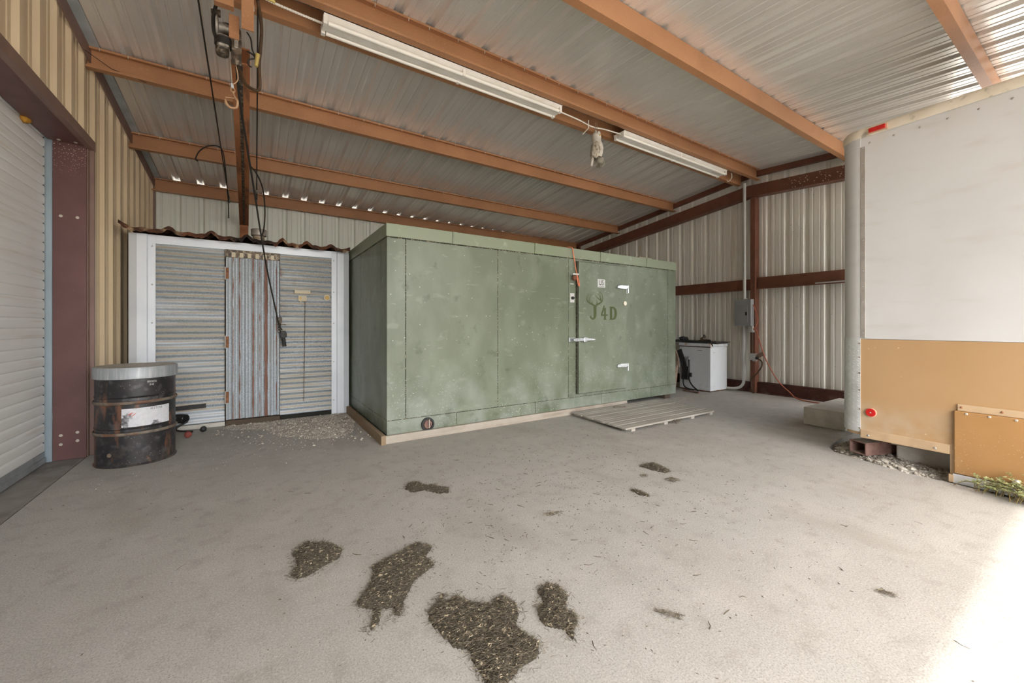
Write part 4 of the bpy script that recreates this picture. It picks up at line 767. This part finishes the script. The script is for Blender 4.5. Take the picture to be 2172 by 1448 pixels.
def mound(poly, hfn, step, base=-.01):
    xs = [p[0] for p in poly]; ys = [p[1] for p in poly]; mb = MB(); idx = {}
    nx = int((max(xs) - min(xs)) / step) + 2; ny = int((max(ys) - min(ys)) / step) + 2
    for i in range(nx + 1):
        for j in range(ny + 1):
            x, y = min(xs) + (i - .5) * step, min(ys) + (j - .5) * step
            d = edged(x, y, poly) * (1 if inpoly(x, y, poly) else -1)
            if d > -step * 1.2: idx[i, j] = len(mb.v); mb.v.append(Vector((x, y, hfn(x, y, d) if d > 0 else base)))
    for (i, j) in list(idx):
        q = [(i, j), (i + 1, j), (i + 1, j + 1), (i, j + 1)]
        if all(k in idx for k in q): mb.f.append(tuple(idx[k] for k in q))
    return mb
n3 = lambda x, y, s_, o_=0: mnoise.noise(Vector((x * s_, y * s_, o_)))
GP = [(4.68, -1.2), (5.6, -1.2), (6.2, 1.2), (5.6, 1.80), (5.05, 1.72), (4.92, 1.64), (4.80, 1.32), (4.74, 1.06), (4.74, .74), (4.68, .42)]
gz = lambda x, y, d: -.055 + min(d * .5, .05) + .022 * n3(x, y, 7) + .014 * n3(x, y, 25) + .03 * math.exp(-((x - 5.0) ** 2 + (y - 1.2) ** 2) / .05)
gm = mound(GP, gz, .03, -.12).build('rubble_bed', m_gravel, smooth=60)
tag(gm, 'bed of loose gravel and rubble under the trailer edge', 'gravel', kind='stuff')
pos = []
while len(pos) < 4200:
    x, y = random.uniform(4.68, 5.4), random.uniform(.3, 1.75)
    if inpoly(x, y, GP): pos.append((x, y, gz(x, y, edged(x, y, GP)) + .001))
tag(stones(MB(), pos, .004, .010).build('rubble_stones', m_pebble, recalc=False), 'small stones scattered on the gravel under the trailer', 'stones', kind='stuff')
mb = MB(); k = 0
while k < 60:
    x, y = random.uniform(4.72, 5.2), random.uniform(.45, 1.72)
    if inpoly(x, y, GP) and edged(x, y, GP) < .12: mb.blob((x, y, gz(x, y, edged(x, y, GP)) + .004), random.uniform(.012, .034), 0, .9, (1, 1.2, .6)); k += 1
tag(mb.build('broken_concrete', m_block), 'broken concrete chunks along the slab edge by the trailer', 'rubble', kind='stuff')
# gravel heap at the shed foot
HP = [(-.3, 6.2), (-.32, 6.0), (.1, 5.75), (.25, 5.3), (.55, 4.95), (.85, 4.85), (1.0, 5.05), (1.12, 5.5), (1.13, 6.2)]
hh = lambda x, y, d: min(d * .12, .055) * (.5 + .5 * max(0, min(1, (x + .2) / 1.0))) + .012 * n3(x, y, 9) + .006 * n3(x, y, 30) - .004
tag(mound(HP, hh, .035, -.02).build('gravel_heap', m_gravel, smooth=60), 'low heap of pale gravel between the tin shed and cooler', 'gravel', kind='stuff')
pos = []
while len(pos) < 2600:
    x, y = random.uniform(-.4, 1.13), random.uniform(4.6, 6.2)
    if inpoly(x, y, HP): pos.append((x, y, max(0, hh(x, y, edged(x, y, HP)))))
    elif random.random() < .10 and edged(x, y, HP) < .35: pos.append((x, y, 0))
pos2 = []
for i in range(500): pos2.append((random.uniform(-1.2, 1.0), random.uniform(4.2, 5.9), 0))
for i in range(1500): pos2.append((random.gauss(6.3, .32), random.gauss(4.24, .09), 0))
tag(stones(stones(MB(), pos, .004, .010), pos2, .002, .004).build('loose_pebbles', m_pebble, recalc=False), 'loose pebbles scattered on the slab before shed and cooler', 'pebbles', kind='stuff')

# ------------------------------------------------------------------ dry clipping piles
PILES = [
 ('a', 'small pile of dry clippings furthest from the trailer', [(0.178, 2.536), (0.257, 2.623), (0.373, 2.538), (0.424, 2.435), (0.395, 2.348), (0.32, 2.319), (0.241, 2.27), (0.184, 2.269), (0.16, 2.323), (0.192, 2.402), (0.192, 2.494)]),
 ('b', 'long pile of dry clippings second from the left', [(0.524, 2.172), (0.689, 2.222), (0.81, 2.262), (0.863, 2.177), (0.796, 2.112), (0.812, 2.009), (0.672, 1.938), (0.597, 1.839), (0.569, 1.791), (0.541, 1.745), (0.518, 1.75), (0.535, 1.80), (0.484, 1.829), (0.477, 1.812), (0.45, 1.744), (0.412, 1.717), (0.409, 1.742), (0.436, 1.783), (.45, 1.84), (0.401, 1.893), (0.4, 1.932), (0.465, 2.008), (0.516, 2.107)]),
 ('c', 'largest pile of dry clippings nearest the camera', [(0.649, 1.696), (.678, 1.709), (.704, 1.725), (.753, 1.774), (.749, 1.741), (0.717, 1.711), (0.766, 1.707), (0.802, 1.724), (0.831, 1.649), (0.909, 1.576), (0.938, 1.602), (0.988, 1.596), (1.008, 1.529), (0.979, 1.463), (0.929, 1.416), (0.946, 1.341), (0.965, 1.294), (0.923, 1.239), (0.838, 1.233), (0.763, 1.203), (0.69, 1.16), (.66, 1.22), (0.695, 1.246), (0.701, 1.3), (0.698, 1.361), (0.71, 1.408), (0.668, 1.448), (0.648, 1.542), (0.637, 1.623)]),
 ('d', 'small pile of dry clippings just right of the largest one', [(1.141, 1.547), (1.21, 1.559), (1.252, 1.513), (1.239, 1.436), (1.173, 1.379), (1.192, 1.325), (1.163, 1.284), (1.116, 1.258), (1.093, 1.228), (1.079, 1.233), (1.092, 1.283), (1.037, 1.346), (1.044, 1.41), (1.083, 1.458), (1.122, 1.466)]),
 ('e', 'lumpy clump of dry clippings in mid floor before the cooler', [(0.989, 3.069), (1.054, 3.162), (1.122, 3.153), (1.152, 3.04), (1.217, 3.022), (1.227, 2.958), (1.284, 2.894), (1.251, 2.82), (1.179, 2.842), (1.11, 2.959), (1.013, 2.974)]),
 ('f', 'flat clump of dry clippings nearest the duckboard', [(2.923, 2.424), (3.092, 2.401), (3.097, 2.312), (3.064, 2.185), (2.978, 2.18), (2.942, 2.284)]),
 ('g', 'thin scrap of clippings just before the clump by the duckboard', [(2.854, 2.089), (2.926, 2.086), (2.941, 2.003), (2.837, 2.01)]),
 ('h', 'narrow scrap of clippings pointing towards the trailer', [(2.451, 2.108), (2.496, 2.07), (2.491, 1.973), (2.469, 1.942), (2.427, 1.999)]),
 ('i', 'tiny tuft of clippings behind the narrow scrap', [(2.762, 2.261), (2.811, 2.248), (2.786, 2.207), (2.733, 2.222)]),
 ('j', 'thin line of clippings in the middle of the floor', [(1.638, 2.145), (1.719, 2.124), (1.773, 2.099), (1.696, 2.095), (1.63, 2.119)]),
 ('k', 'small tuft of clippings alone on the right foreground floor', [(1.50, 1.155), (1.54, 1.12), (1.575, 1.065), (1.55, 1.05), (1.51, 1.10)]),
 ('l', 'dark twiggy scrap near the sunlit strip of floor', [(2.49, .66), (2.53, .655), (2.54, .60), (2.52, .585), (2.50, .62)]),
]
def straw(mb, x, y, z, L, a, tilt, wd):
    d = Vector((math.cos(a), math.sin(a), tilt)); d.normalize(); s_ = Vector((-math.sin(a), math.cos(a), 0)) * wd; c = Vector((x, y, z))
    bend = Vector((-math.sin(a), math.cos(a), .3)) * random.uniform(-.2, .2) * L
    p = [c - d * L / 2, c + bend, c + d * L / 2]; up = Vector((0, 0, wd * 1.4))
    mb.add([p[0] - s_, p[0] + s_, p[1] - s_, p[1] + s_, p[2] - s_ * .4, p[2] + s_ * .4, p[0] + up, p[1] + up, p[2] + up * .5], [(0, 6, 7, 2), (6, 1, 3, 7), (2, 7, 8, 4), (7, 3, 5, 8)])
for key, lab, P in PILES:
    pe = empty('clipping_pile', (sum(p[0] for p in P) / len(P), sum(p[1] for p in P) / len(P), 0), lab, 'clippings', 'piles of dry clippings on the floor')
    xs = [p[0] for p in P]; ys = [p[1] for p in P]; ar = abs(sum(P[i][0] * P[(i + 1) % len(P)][1] - P[(i + 1) % len(P)][0] * P[i][1] for i in range(len(P)))) / 2
    big = key in 'abcd'; top = .022 if big else .03 if key in 'ef' else .012
    hf = lambda x, y, d: min(d * .45, top) * (.7 + .5 * n3(x, y, 30)) + .003
    if key not in 'gijkl': mound(P, hf, .012 if big else .016, -.004).build('mulch', m_mulch, pe, kind='stuff')
    mb = MB(); n = int(ar * (30000 if big else 18000)) + 30
    for _ in range(n):
        for _t in range(60):
            x, y = random.uniform(min(xs) - .01, max(xs) + .01), random.uniform(min(ys) - .01, max(ys) + .01)
            if inpoly(x, y, P): break
        else: continue
        straw(mb, x, y, hf(x, y, edged(x, y, P)) + random.uniform(.001, .006), random.choice((.015, .02, .03, .045)) * random.uniform(.7, 1.3), random.random() * 6.28, random.uniform(-.25, .25), random.uniform(.0004, .0009))
    for _ in range(int(n * .10)):
        k = random.randrange(len(P)); t = random.random(); a, b = P[k], P[(k + 1) % len(P)]
        x, y = a[0] + (b[0] - a[0]) * t + random.gauss(0, .02), a[1] + (b[1] - a[1]) * t + random.gauss(0, .02)
        straw(mb, x, y, .002, random.uniform(.01, .03), random.random() * 6.28, 0, .0008)
    mb.build('straw', m_straw, pe, kind='stuff', recalc=False)
mb = MB()
for i in range(1700):
    q = random.random()
    if q < .55: x, y = random.gauss(2.1, .75), random.gauss(2.3, .65)
    elif q < .8: x, y = random.uniform(.1, 4.2), random.uniform(.7, 3.6)
    else: x, y = random.uniform(-1.2, 4.4), random.uniform(1.5, 5)
    if y > 4.1 or x > 4.5 or x * .45 > 5 + y: continue
    straw(mb, x, y, .0015, random.uniform(.004, .014) if random.random() < .92 else random.uniform(.025, .06), random.random() * 6.28, 0, random.uniform(.0006, .002))
tag(mb.build('leaf_flecks', m_fleck, recalc=False), 'dark leaf flecks and straw bits strewn over the concrete', 'debris', kind='stuff')
tag(MB().bar((4.47, 4.16, .066), (4.66, 4.10, .066), .012, .012).build('twig', m_straw), 'short dry twig lying on the duckboard', 'twig')
mb = MB()
for i in range(70): straw(mb, random.gauss(4.62, .05), random.gauss(3.22, .03), random.uniform(.01, .05), random.uniform(.03, .07), random.random() * 6.28, random.uniform(-.5, .8), .0015)
tag(mb.build('grass_tuft', m_straw, recalc=False), 'dry grass tuft at the near edge of the duckboard', 'grass', kind='stuff')

# ------------------------------------------------------------------ weed by the trailer
for k, (cx, cy, ns, rad, hgt, lab) in enumerate(((4.665, .56, 26, .10, .13, 'small green weed sprouting at the slab edge by the trailer door'), (4.60, .33, 70, .17, .20, 'bushy green weed growing at the sunlit trailer corner'))):
    wd = empty('weed', (cx, cy, 0), lab, 'weed', 'weeds at the slab edge')
    ms, ml_ = MB(), MB()
    for i in range(ns):
        a = random.random() * 6.28; rr = rad * math.sqrt(random.random()); tipp = Vector((cx + rr * math.cos(a) * 1.2, cy + rr * math.sin(a) * 1.3, hgt * random.uniform(.35, 1.0))); b0_ = Vector((cx + .05 + random.gauss(0, .04), cy + random.gauss(0, .09), -.02))
        mid = (b0_ + tipp) / 2 + Vector((0, 0, .03)); pth = smoothpath([b0_, mid, tipp], 4); ms.tube(pth, [.0028 * (1 - .6 * j / (len(pth) - 1)) for j in range(len(pth))], 4)
        for p in pth[3:]:
            for _ in range(12):
                al = random.random() * 6.28; L_ = random.uniform(.008, .022); up = random.uniform(.1, .9); d = Vector((math.cos(al), math.sin(al), up)).normalized(); s_ = d.cross(Vector((0, 0, 1))).normalized() * L_ * .17; m_ = p + d * L_ * .5 + Vector((0, 0, .002))
                ml_.add([p, m_ - s_, p + d * L_, m_ + s_], [(0, 1, 2), (0, 2, 3)])
    ms.build('stems', m_stem, wd, kind='stuff', recalc=False); ml_.build('leaves', m_leaf, wd, kind='stuff', recalc=False)

# ------------------------------------------------------------------ fluorescent fixtures
def fixture(x0, x1, lab):
    f_ = empty('strip_light', ((x0 + x1) / 2, ridgeY((x0 + x1) / 2), 3.8), lab, 'light', 'fluorescent strips under the ridge')
    def fn(dy, dz, d): return (d, ridgeY(d) - .02 + dy, zroof(d, ridgeY(d)) - .245 + dz)
    MB().prism([(-.10, .03), (-.10, .022), (-.05, -.0), (-.035, -.035), (.035, -.035), (.05, .0), (.10, .022), (.10, .03)], fn, x0, x1).build('channel', m_fix, f_)
    for dy in (-.068, .068): MB().tube([fn(dy, -.03, x0 + .035), fn(dy, -.03, x1 - .035)], .019, 12).build('lamp_tube', m_tube, f_, smooth=40)
    for e0, e1 in ((x0 - .004, x0 + .03), (x1 - .03, x1 + .004), ((x0 + x1) / 2 - .015, (x0 + x1) / 2 + .015)):
        for dy in (-.068, .068): MB().prism([(dy - .022, .026), (dy - .022, -.05), (dy + .022, -.05), (dy + .022, .026)], fn, e0, e1).build('lamp_holder', m_fix, f_, bevel=.003)
    return fn
f1_ = fixture(.50, 3.15, 'long white fluorescent strip light under the ridge nearest the hoist'); f2_ = fixture(4.28, 6.98, 'white fluorescent strip light under the ridge nearest the side wall')
tag(MB().tube(smoothpath([f1_(-.02, .0, 3.15), f1_(.0, .0, 3.5), f1_(.02, -.01, 3.78), f1_(.01, .01, 4.0), f1_(-.03, .0, 4.28)]), .009, 8).build('light_cable', m_whitecord, smooth=60), 'white cable linking the two strip lights past the owl', 'cable')
fx = empty('flexible_conduit', f1_(0, 0, .0), 'ridged flexible conduit with a brass coupling running into the strip light', 'conduit')
pth = smoothpath([f1_(0, .06, -.6), f1_(.0, .06, -.2), f1_(.02, .03, .15), f1_(.0, .0, .5)], 40); MB().tube(pth, [.011 if i % 2 else .0085 for i in range(len(pth))], 8).build('conduit', m_whitecord, fx)
MB().tube([f1_(.01, .043, .06), f1_(.015, .036, .15)], .014, 10).build('coupling', m_brass, fx)
tag(MB().tube([f1_(-.02, .05, 0.0), f1_(.0, -.05, .0), f1_(.03, -.09, .005)], .006, 6).build('cable_tie', m_whitecord), 'white tie hanging from the conduit by the hoist', 'tie')
tag(MB().tube([f1_(-.03, .02, 3.66), f1_(-.03, -.08, 3.66), f1_(.06, -.13, 3.64)], .006, 6).build('wire_hook', m_whitecord), 'bent white wire hook hanging just before the owl', 'hook')
tag(MB().tube(smoothpath([f2_(-.03, .06, 7.25), f2_(-.03, -.02, 7.27), f2_(.03, -.08, 7.26), f2_(.05, -.04, 7.25)]), .006, 6).build('wire_hook', m_whitecord), 'white wire hook past the end of the far strip light', 'hook')
# ------------------------------------------------------------------ owl decoy
OX, OY = 3.83, ridgeY(3.8) - .02
ow = empty('owl_decoy', (OX, OY, 3.40), 'grey and white plastic owl decoy hanging between the strip lights', 'decoy')
mb = MB(); prof = [(.0, .10), (.035, .115), (.055, .16), (.072, .21), (.080, .26), (.074, .31), (.060, .345), (.056, .365), (.062, .395), (.060, .43), (.045, .455), (.0, .465)]
Mo = Matrix.Rotation(R(-8), 3, 'Y'); c = Vector((OX, OY, 3.40)); nseg = 20; o_ = len(mb.v)
for r_, h in prof:
    for k in range(nseg): a = 2 * math.pi * k / nseg; mb.v.append(c + Vector((.035 - h * .08, 0, 0)) + Vector((r_ * math.cos(a) * 1.0, r_ * math.sin(a) * .95, h)))
for i in range(len(prof) - 1):
    for k in range(nseg): a = i * nseg + k; b_ = i * nseg + (k + 1) % nseg; mb.f.append((a, b_, b_ + nseg, a + nseg))
mb.build('body', m_owlw, ow, smooth=70)
for s_ in (-1, 1): MB().blob((OX - .02 + .01, OY + s_ * .052, 3.62), .10, 2, .05, (.62, .34, 1.15), Matrix.Rotation(R(8), 3, 'Y')).build('wing', m_owlb, ow, smooth=70)
MB().blob((OX - .03, OY, 3.64), .10, 2, .05, (.42, .6, 1.05)).build('back_feathers', m_owlb, ow, smooth=70)
MB().prism([(-.035, 0), (.035, 0), (.022, -.12), (-.022, -.12)], lambda a, b, d: (OX - .045 + d + b * .15, OY + a, 3.54 + b), -.014, .014).build('tail', m_owlw, ow, bevel=.004)
for s_ in (-1, 1):
    MB().lathe([(.030, 0), (.024, .010), (.0, .012)], (0, 0, 0), 16, 'Y', caps=False).build('eye_disc', m_owlw, ow).matrix_local = Matrix.Translation(Vector((OX + .035, OY + s_ * .040, 3.81)) - Vector((OX, OY, 3.40))) @ Matrix.Rotation(R(-50 if s_ > 0 else -130), 4, 'Z')
    MB().blob((OX + .042, OY + s_ * .048, 3.81), .010, 1).build('eye', m_eye, ow, smooth=60)
    MB().lathe([(.018, 0), (.010, .03), (.0, .05)], (OX - .01, OY + s_ * .035, 3.845), 8, caps=False).build('ear_tuft', m_owlw, ow)
MB().lathe([(.012, 0), (.006, .018), (0, .028)], (OX + .056, OY, 3.795), 8, 'X', caps=False).build('beak', m_grease, ow)
MB().blob((OX + .05, OY, 3.475), .078, 2, .35, (.85, .9, .95)).build('perch', m_owlr, ow, smooth=50)
MB().tube([(OX - .012, OY, 3.85), (OX - .012, OY, 4.0)], .0025, 5).tube([(OX + .012, OY, 3.85), (OX + .012, OY, 4.0)], .0025, 5).build('hanging_wire', m_steelcable, ow)

ow.rotation_euler = (0, 0, R(-36)); ow.location.z -= .035
# ------------------------------------------------------------------ hoist boom, winch and cables
bm_ = empty('hoist_boom', (-.13, 8.2, 0), 'rusty steel hoist boom on a column at the back wall', 'hoist')
MB().box(-.19, -.07, 8.20, 8.32, 0, 2.98).build('column', m_rustb, bm_, bevel=.008)
A_, B_ = Vector((-.13, 8.30, 2.99)), Vector((-.085, 3.85, 3.36)); dB = (B_ - A_).normalized()
MB().bar(A_, B_, .128, .012).build('lower_flange', m_rustb, bm_); MB().bar(A_ + Vector((0, 0, .06)), B_ + Vector((0, 0, .06)), .014, .12).build('web', m_rustb, bm_); MB().bar(A_ + Vector((0, 0, .12)), B_ + Vector((0, 0, .12)), .128, .012).build('upper_flange', m_rustb, bm_)
MB().bar(A_ - Vector((0, 0, .0075)), B_ - Vector((0, 0, .0075)), .03, .003).build('trolley_wear_strip', m_grease, bm_)
hg = zroof(-.1, 3.7)
MB().box(-.24, -.12, 3.60, 3.66, 3.62, hg - .17).build('hanger', m_purl, bm_, bevel=.004); MB().box(-.075, .005, 3.62, 3.635, 3.50, hg - .17).build('hanger', m_purl, bm_, bevel=.003); MB().box(-.155, -.09, 3.72, 3.735, 3.46, 3.64).build('bracket_plate', m_purl, bm_, bevel=.003)
MB().box(-.14, -.075, 3.745, 3.76, 3.28, 3.52).build('bracket_plate', m_grease, bm_, bevel=.004)
MB().prism([(-.125, 3.40), (-.095, 3.40), (-.095, 3.48), (-.125, 3.48)], lambda a, b, d: (a, d, b), 3.730, 3.746).build('fairlead', m_castal, bm_, bevel=.006)
wn = empty('winch', (-.2, 3.85, 3.4), 'greasy cable winch hung at the near end of the boom', 'winch')
MB().lathe([(.045, -.05), (.075, -.05), (.075, -.04), (.035, -.035), (.035, .035), (.075, .04), (.075, .05), (.045, .05)], (-.185, 3.80, 3.56), 24, 'X').build('drum', m_castal, wn, smooth=40)
MB().lathe([(.05, 0), (.055, .02), (.055, .10), (.03, .12)], (-.20, 3.84, 3.57), 20, 'X').build('gear_housing', m_grease, wn, smooth=40)
MB().box(-.235, -.15, 3.76, 3.86, 3.40, 3.50).build('motor', m_castal, wn, bevel=.02); MB().lathe([(.04, 0), (.045, .02), (.045, .10), (.03, .115)], (-.20, 3.82, 3.36), 16).build('motor_can', m_grease, wn, smooth=40)
for a in range(4): MB().tube([(-.19 + .055 * math.cos(t), 3.80 + .065 * math.sin(t), 3.425 + .012 * a) for t in [k * math.pi / 8 for k in range(17)]], .006, 6).build('motor_wire', m_cable, wn, smooth=60)
MB().lathe([(.016, 0), (.026, .05), (.026, .06)], (-.27, 3.80, 3.66), 12, 'X').build('strain_relief', m_grease, wn); MB().tube(smoothpath([(-.25, 3.80, 3.90), (-.235, 3.79, 3.74), (-.255, 3.79, 3.62), (-.25, 3.79, 3.50), (-.225, 3.79, 3.44)]), .012, 8).build('power_lead', m_cable, wn, smooth=60)
hk = empty('hoist_hook', (-.14, 3.85, 3.08), 'bronze hoist hook hanging on a wire from the winch', 'hook')
Mh = lambda x_, z: (-.135 + x_, 3.86, 3.02 + z)
MB().tube(smoothpath([Mh(.0, .10), Mh(.012, .06), Mh(.030, .03), Mh(.022, -.02), Mh(-.012, -.032), Mh(-.040, -.012), Mh(-.048, .025)]), [.008] * 8 + [.010] * 24 + [.010 - .0012 * i for i in range(5)], 10).build('hook', m_hook, hk, smooth=60)
MB().tube([Mh(-.05, .04), Mh(.02, .05)], .004, 6).build('safety_latch', m_hook, hk); MB().tube([(-.135 + .014 * math.cos(t), 3.86, 3.13 + .02 * math.sin(t)) for t in [k * math.pi / 6 for k in range(13)]], .004, 6).build('shackle', m_hook, hk)
MB().tube([(-.138, 3.86, 3.145), (-.158, 3.80, 3.46)], .004, 6).build('wire_rope', m_steelcable, hk); MB().tube([(-.138, 3.86, 3.145), (-.140, 3.86, 3.18)], .010, 8).build('ferrule', m_alum, hk); MB().tube(smoothpath([(-.135, 3.85, 3.17), (-.10, 3.83, 3.22), (-.125, 3.78, 3.36), (-.125, 3.75, 3.44)]), .004, 6).build('tail_wire', m_hook, hk)
def guy(X, zb, zt, lab):
    g = empty('guy_cable', (X, 8.2, zb), lab, 'cable', 'guy cables above the tin shed'); a, b = Vector((X, 8.24, zb)), Vector((X - .02, 3.45, zt)); d = (b - a).normalized()
    MB().tube([a + d * .55, b], .0065, 8).build('cable', m_cable, g); 
    tbk = MB().tube([a + d * .14, a + d * .40], .012, 8).build('turnbuckle', m_grease, g)
    for q in (.10, .25, .42, .50): MB().blob(a + d * q, .020, 1, .2).build('clamp', m_castal, tbk)
    MB().tube([a, a + d * .14], .007, 6).build('eye_bolt', m_grease, g)
guy(-.335, 3.33, 3.80, 'thin black guy cable on the side of the boom towards the roller door'); guy(.05, 3.42, 3.82, 'thin black guy cable on the side of the boom towards the cooler')
tag(MB().tube(smoothpath([(-.62, 6.8, 3.475), (-.647, 6.8, 3.50), (-.60, 6.8, 3.62), (-.49, 6.8, 3.712), (-.363, 6.8, 3.695), (-.325, 6.85, 3.45), (-.33, 7.3, 3.38), (-.334, 7.8, 3.29), (-.336, 8.0, 3.02)]), .008, 6).build('looped_cable', m_cable, smooth=60), 'black cable looped over the purlin beside the boom', 'cable')
def U(u, v, Y):      # position along the hanging cord: spread u, height v at depth Y
    return (u, Y, v)
pc = empty('winch_remote', (.34, 6.1, 1.0), 'black winch remote hanging on a long cord against the shed door', 'remote')
MB().tube(smoothpath([(-.115, 3.80, 3.42), (-.10, 4.05, 3.20), (-.045, 4.70, 2.98), (.02, 5.20, 2.66), (.07, 5.50, 2.37), (.14, 5.80, 1.98), (.215, 5.98, 1.62), (.285, 6.12, 1.29), (.325, 6.16, 1.21)]), .009, 8).build('cord', m_cable, pc, smooth=60)
MB().prism([(.305, 1.195), (.36, 1.20), (.378, 1.165), (.378, 1.125), (.36, 1.10), (.315, 1.10), (.298, 1.125), (.298, 1.165)], lambda a, b, d: (a, d, b), 6.135, 6.185).build('head', m_rubber, pc, bevel=.008)
MB().tube([(.338, 6.16, 1.10), (.352, 6.16, .99)], [.022, .024], 12).build('grip', m_rubber, pc, smooth=40)
mb = MB()
for i in range(5): mb.lathe([(.0245, 0), (.0245, .008)], (.340 + .0028 * i, 6.16, 1.085 - .02 * i), 12)
mb.build('grip_rings', m_cable, pc)
tag(MB().tube(smoothpath([(-.06, 6.55, 3.48), (.03, 6.50, 3.36), (.10, 6.40, 3.16), (.125, 6.30, 2.95), (.13, 6.20, 2.72), (.11, 5.75, 2.45), (.085, 5.56, 2.32)]), .008, 6).build('second_cable', m_cable, smooth=60), 'second black cable drooping beside the remote cord above the vent', 'cable')
hs_ = empty('power_cord', (0, 3.75, 3.1), 'brown power cord looped under the boom with a plug end', 'cord')
MB().tube(smoothpath([(.0, 3.70, 3.95), (.03, 3.70, 3.80), (.055, 3.72, 3.62), (.048, 3.74, 3.45), (.04, 3.76, 3.34), (.045, 3.78, 3.20), (.035, 3.80, 3.155), (-.01, 3.82, 3.16), (-.06, 3.84, 3.21), (-.09, 3.86, 3.30)]), .012, 8).build('cord', m_hose, hs_, smooth=60)
MB().tube([(.03, 3.73, 3.40), (.02, 3.73, 3.30)], [.017, .012], 10).build('plug', m_brass, hs_, smooth=40)
MB().tube(smoothpath([(-.04, 3.74, 3.55), (-.015, 3.73, 3.50), (-.005, 3.73, 3.42), (.03, 3.73, 3.36)]), .006, 6).tube(smoothpath([(-.04, 3.75, 3.41), (.0, 3.74, 3.39), (.01, 3.73, 3.36), (-.03, 3.74, 3.34), (-.03, 3.74, 3.30), (-.01, 3.74, 3.29)]), .006, 6).build('tangled_leads', m_cable, hs_, smooth=60)
tag(MB().tube([(-1.31, 5.20, 3.80), (-1.15, 5.36, 3.75), (-.9, 5.36, 3.70)], .003, 5).build('stray_wire', m_cable), 'thin stray wire from the tan wall to a purlin end', 'wire')
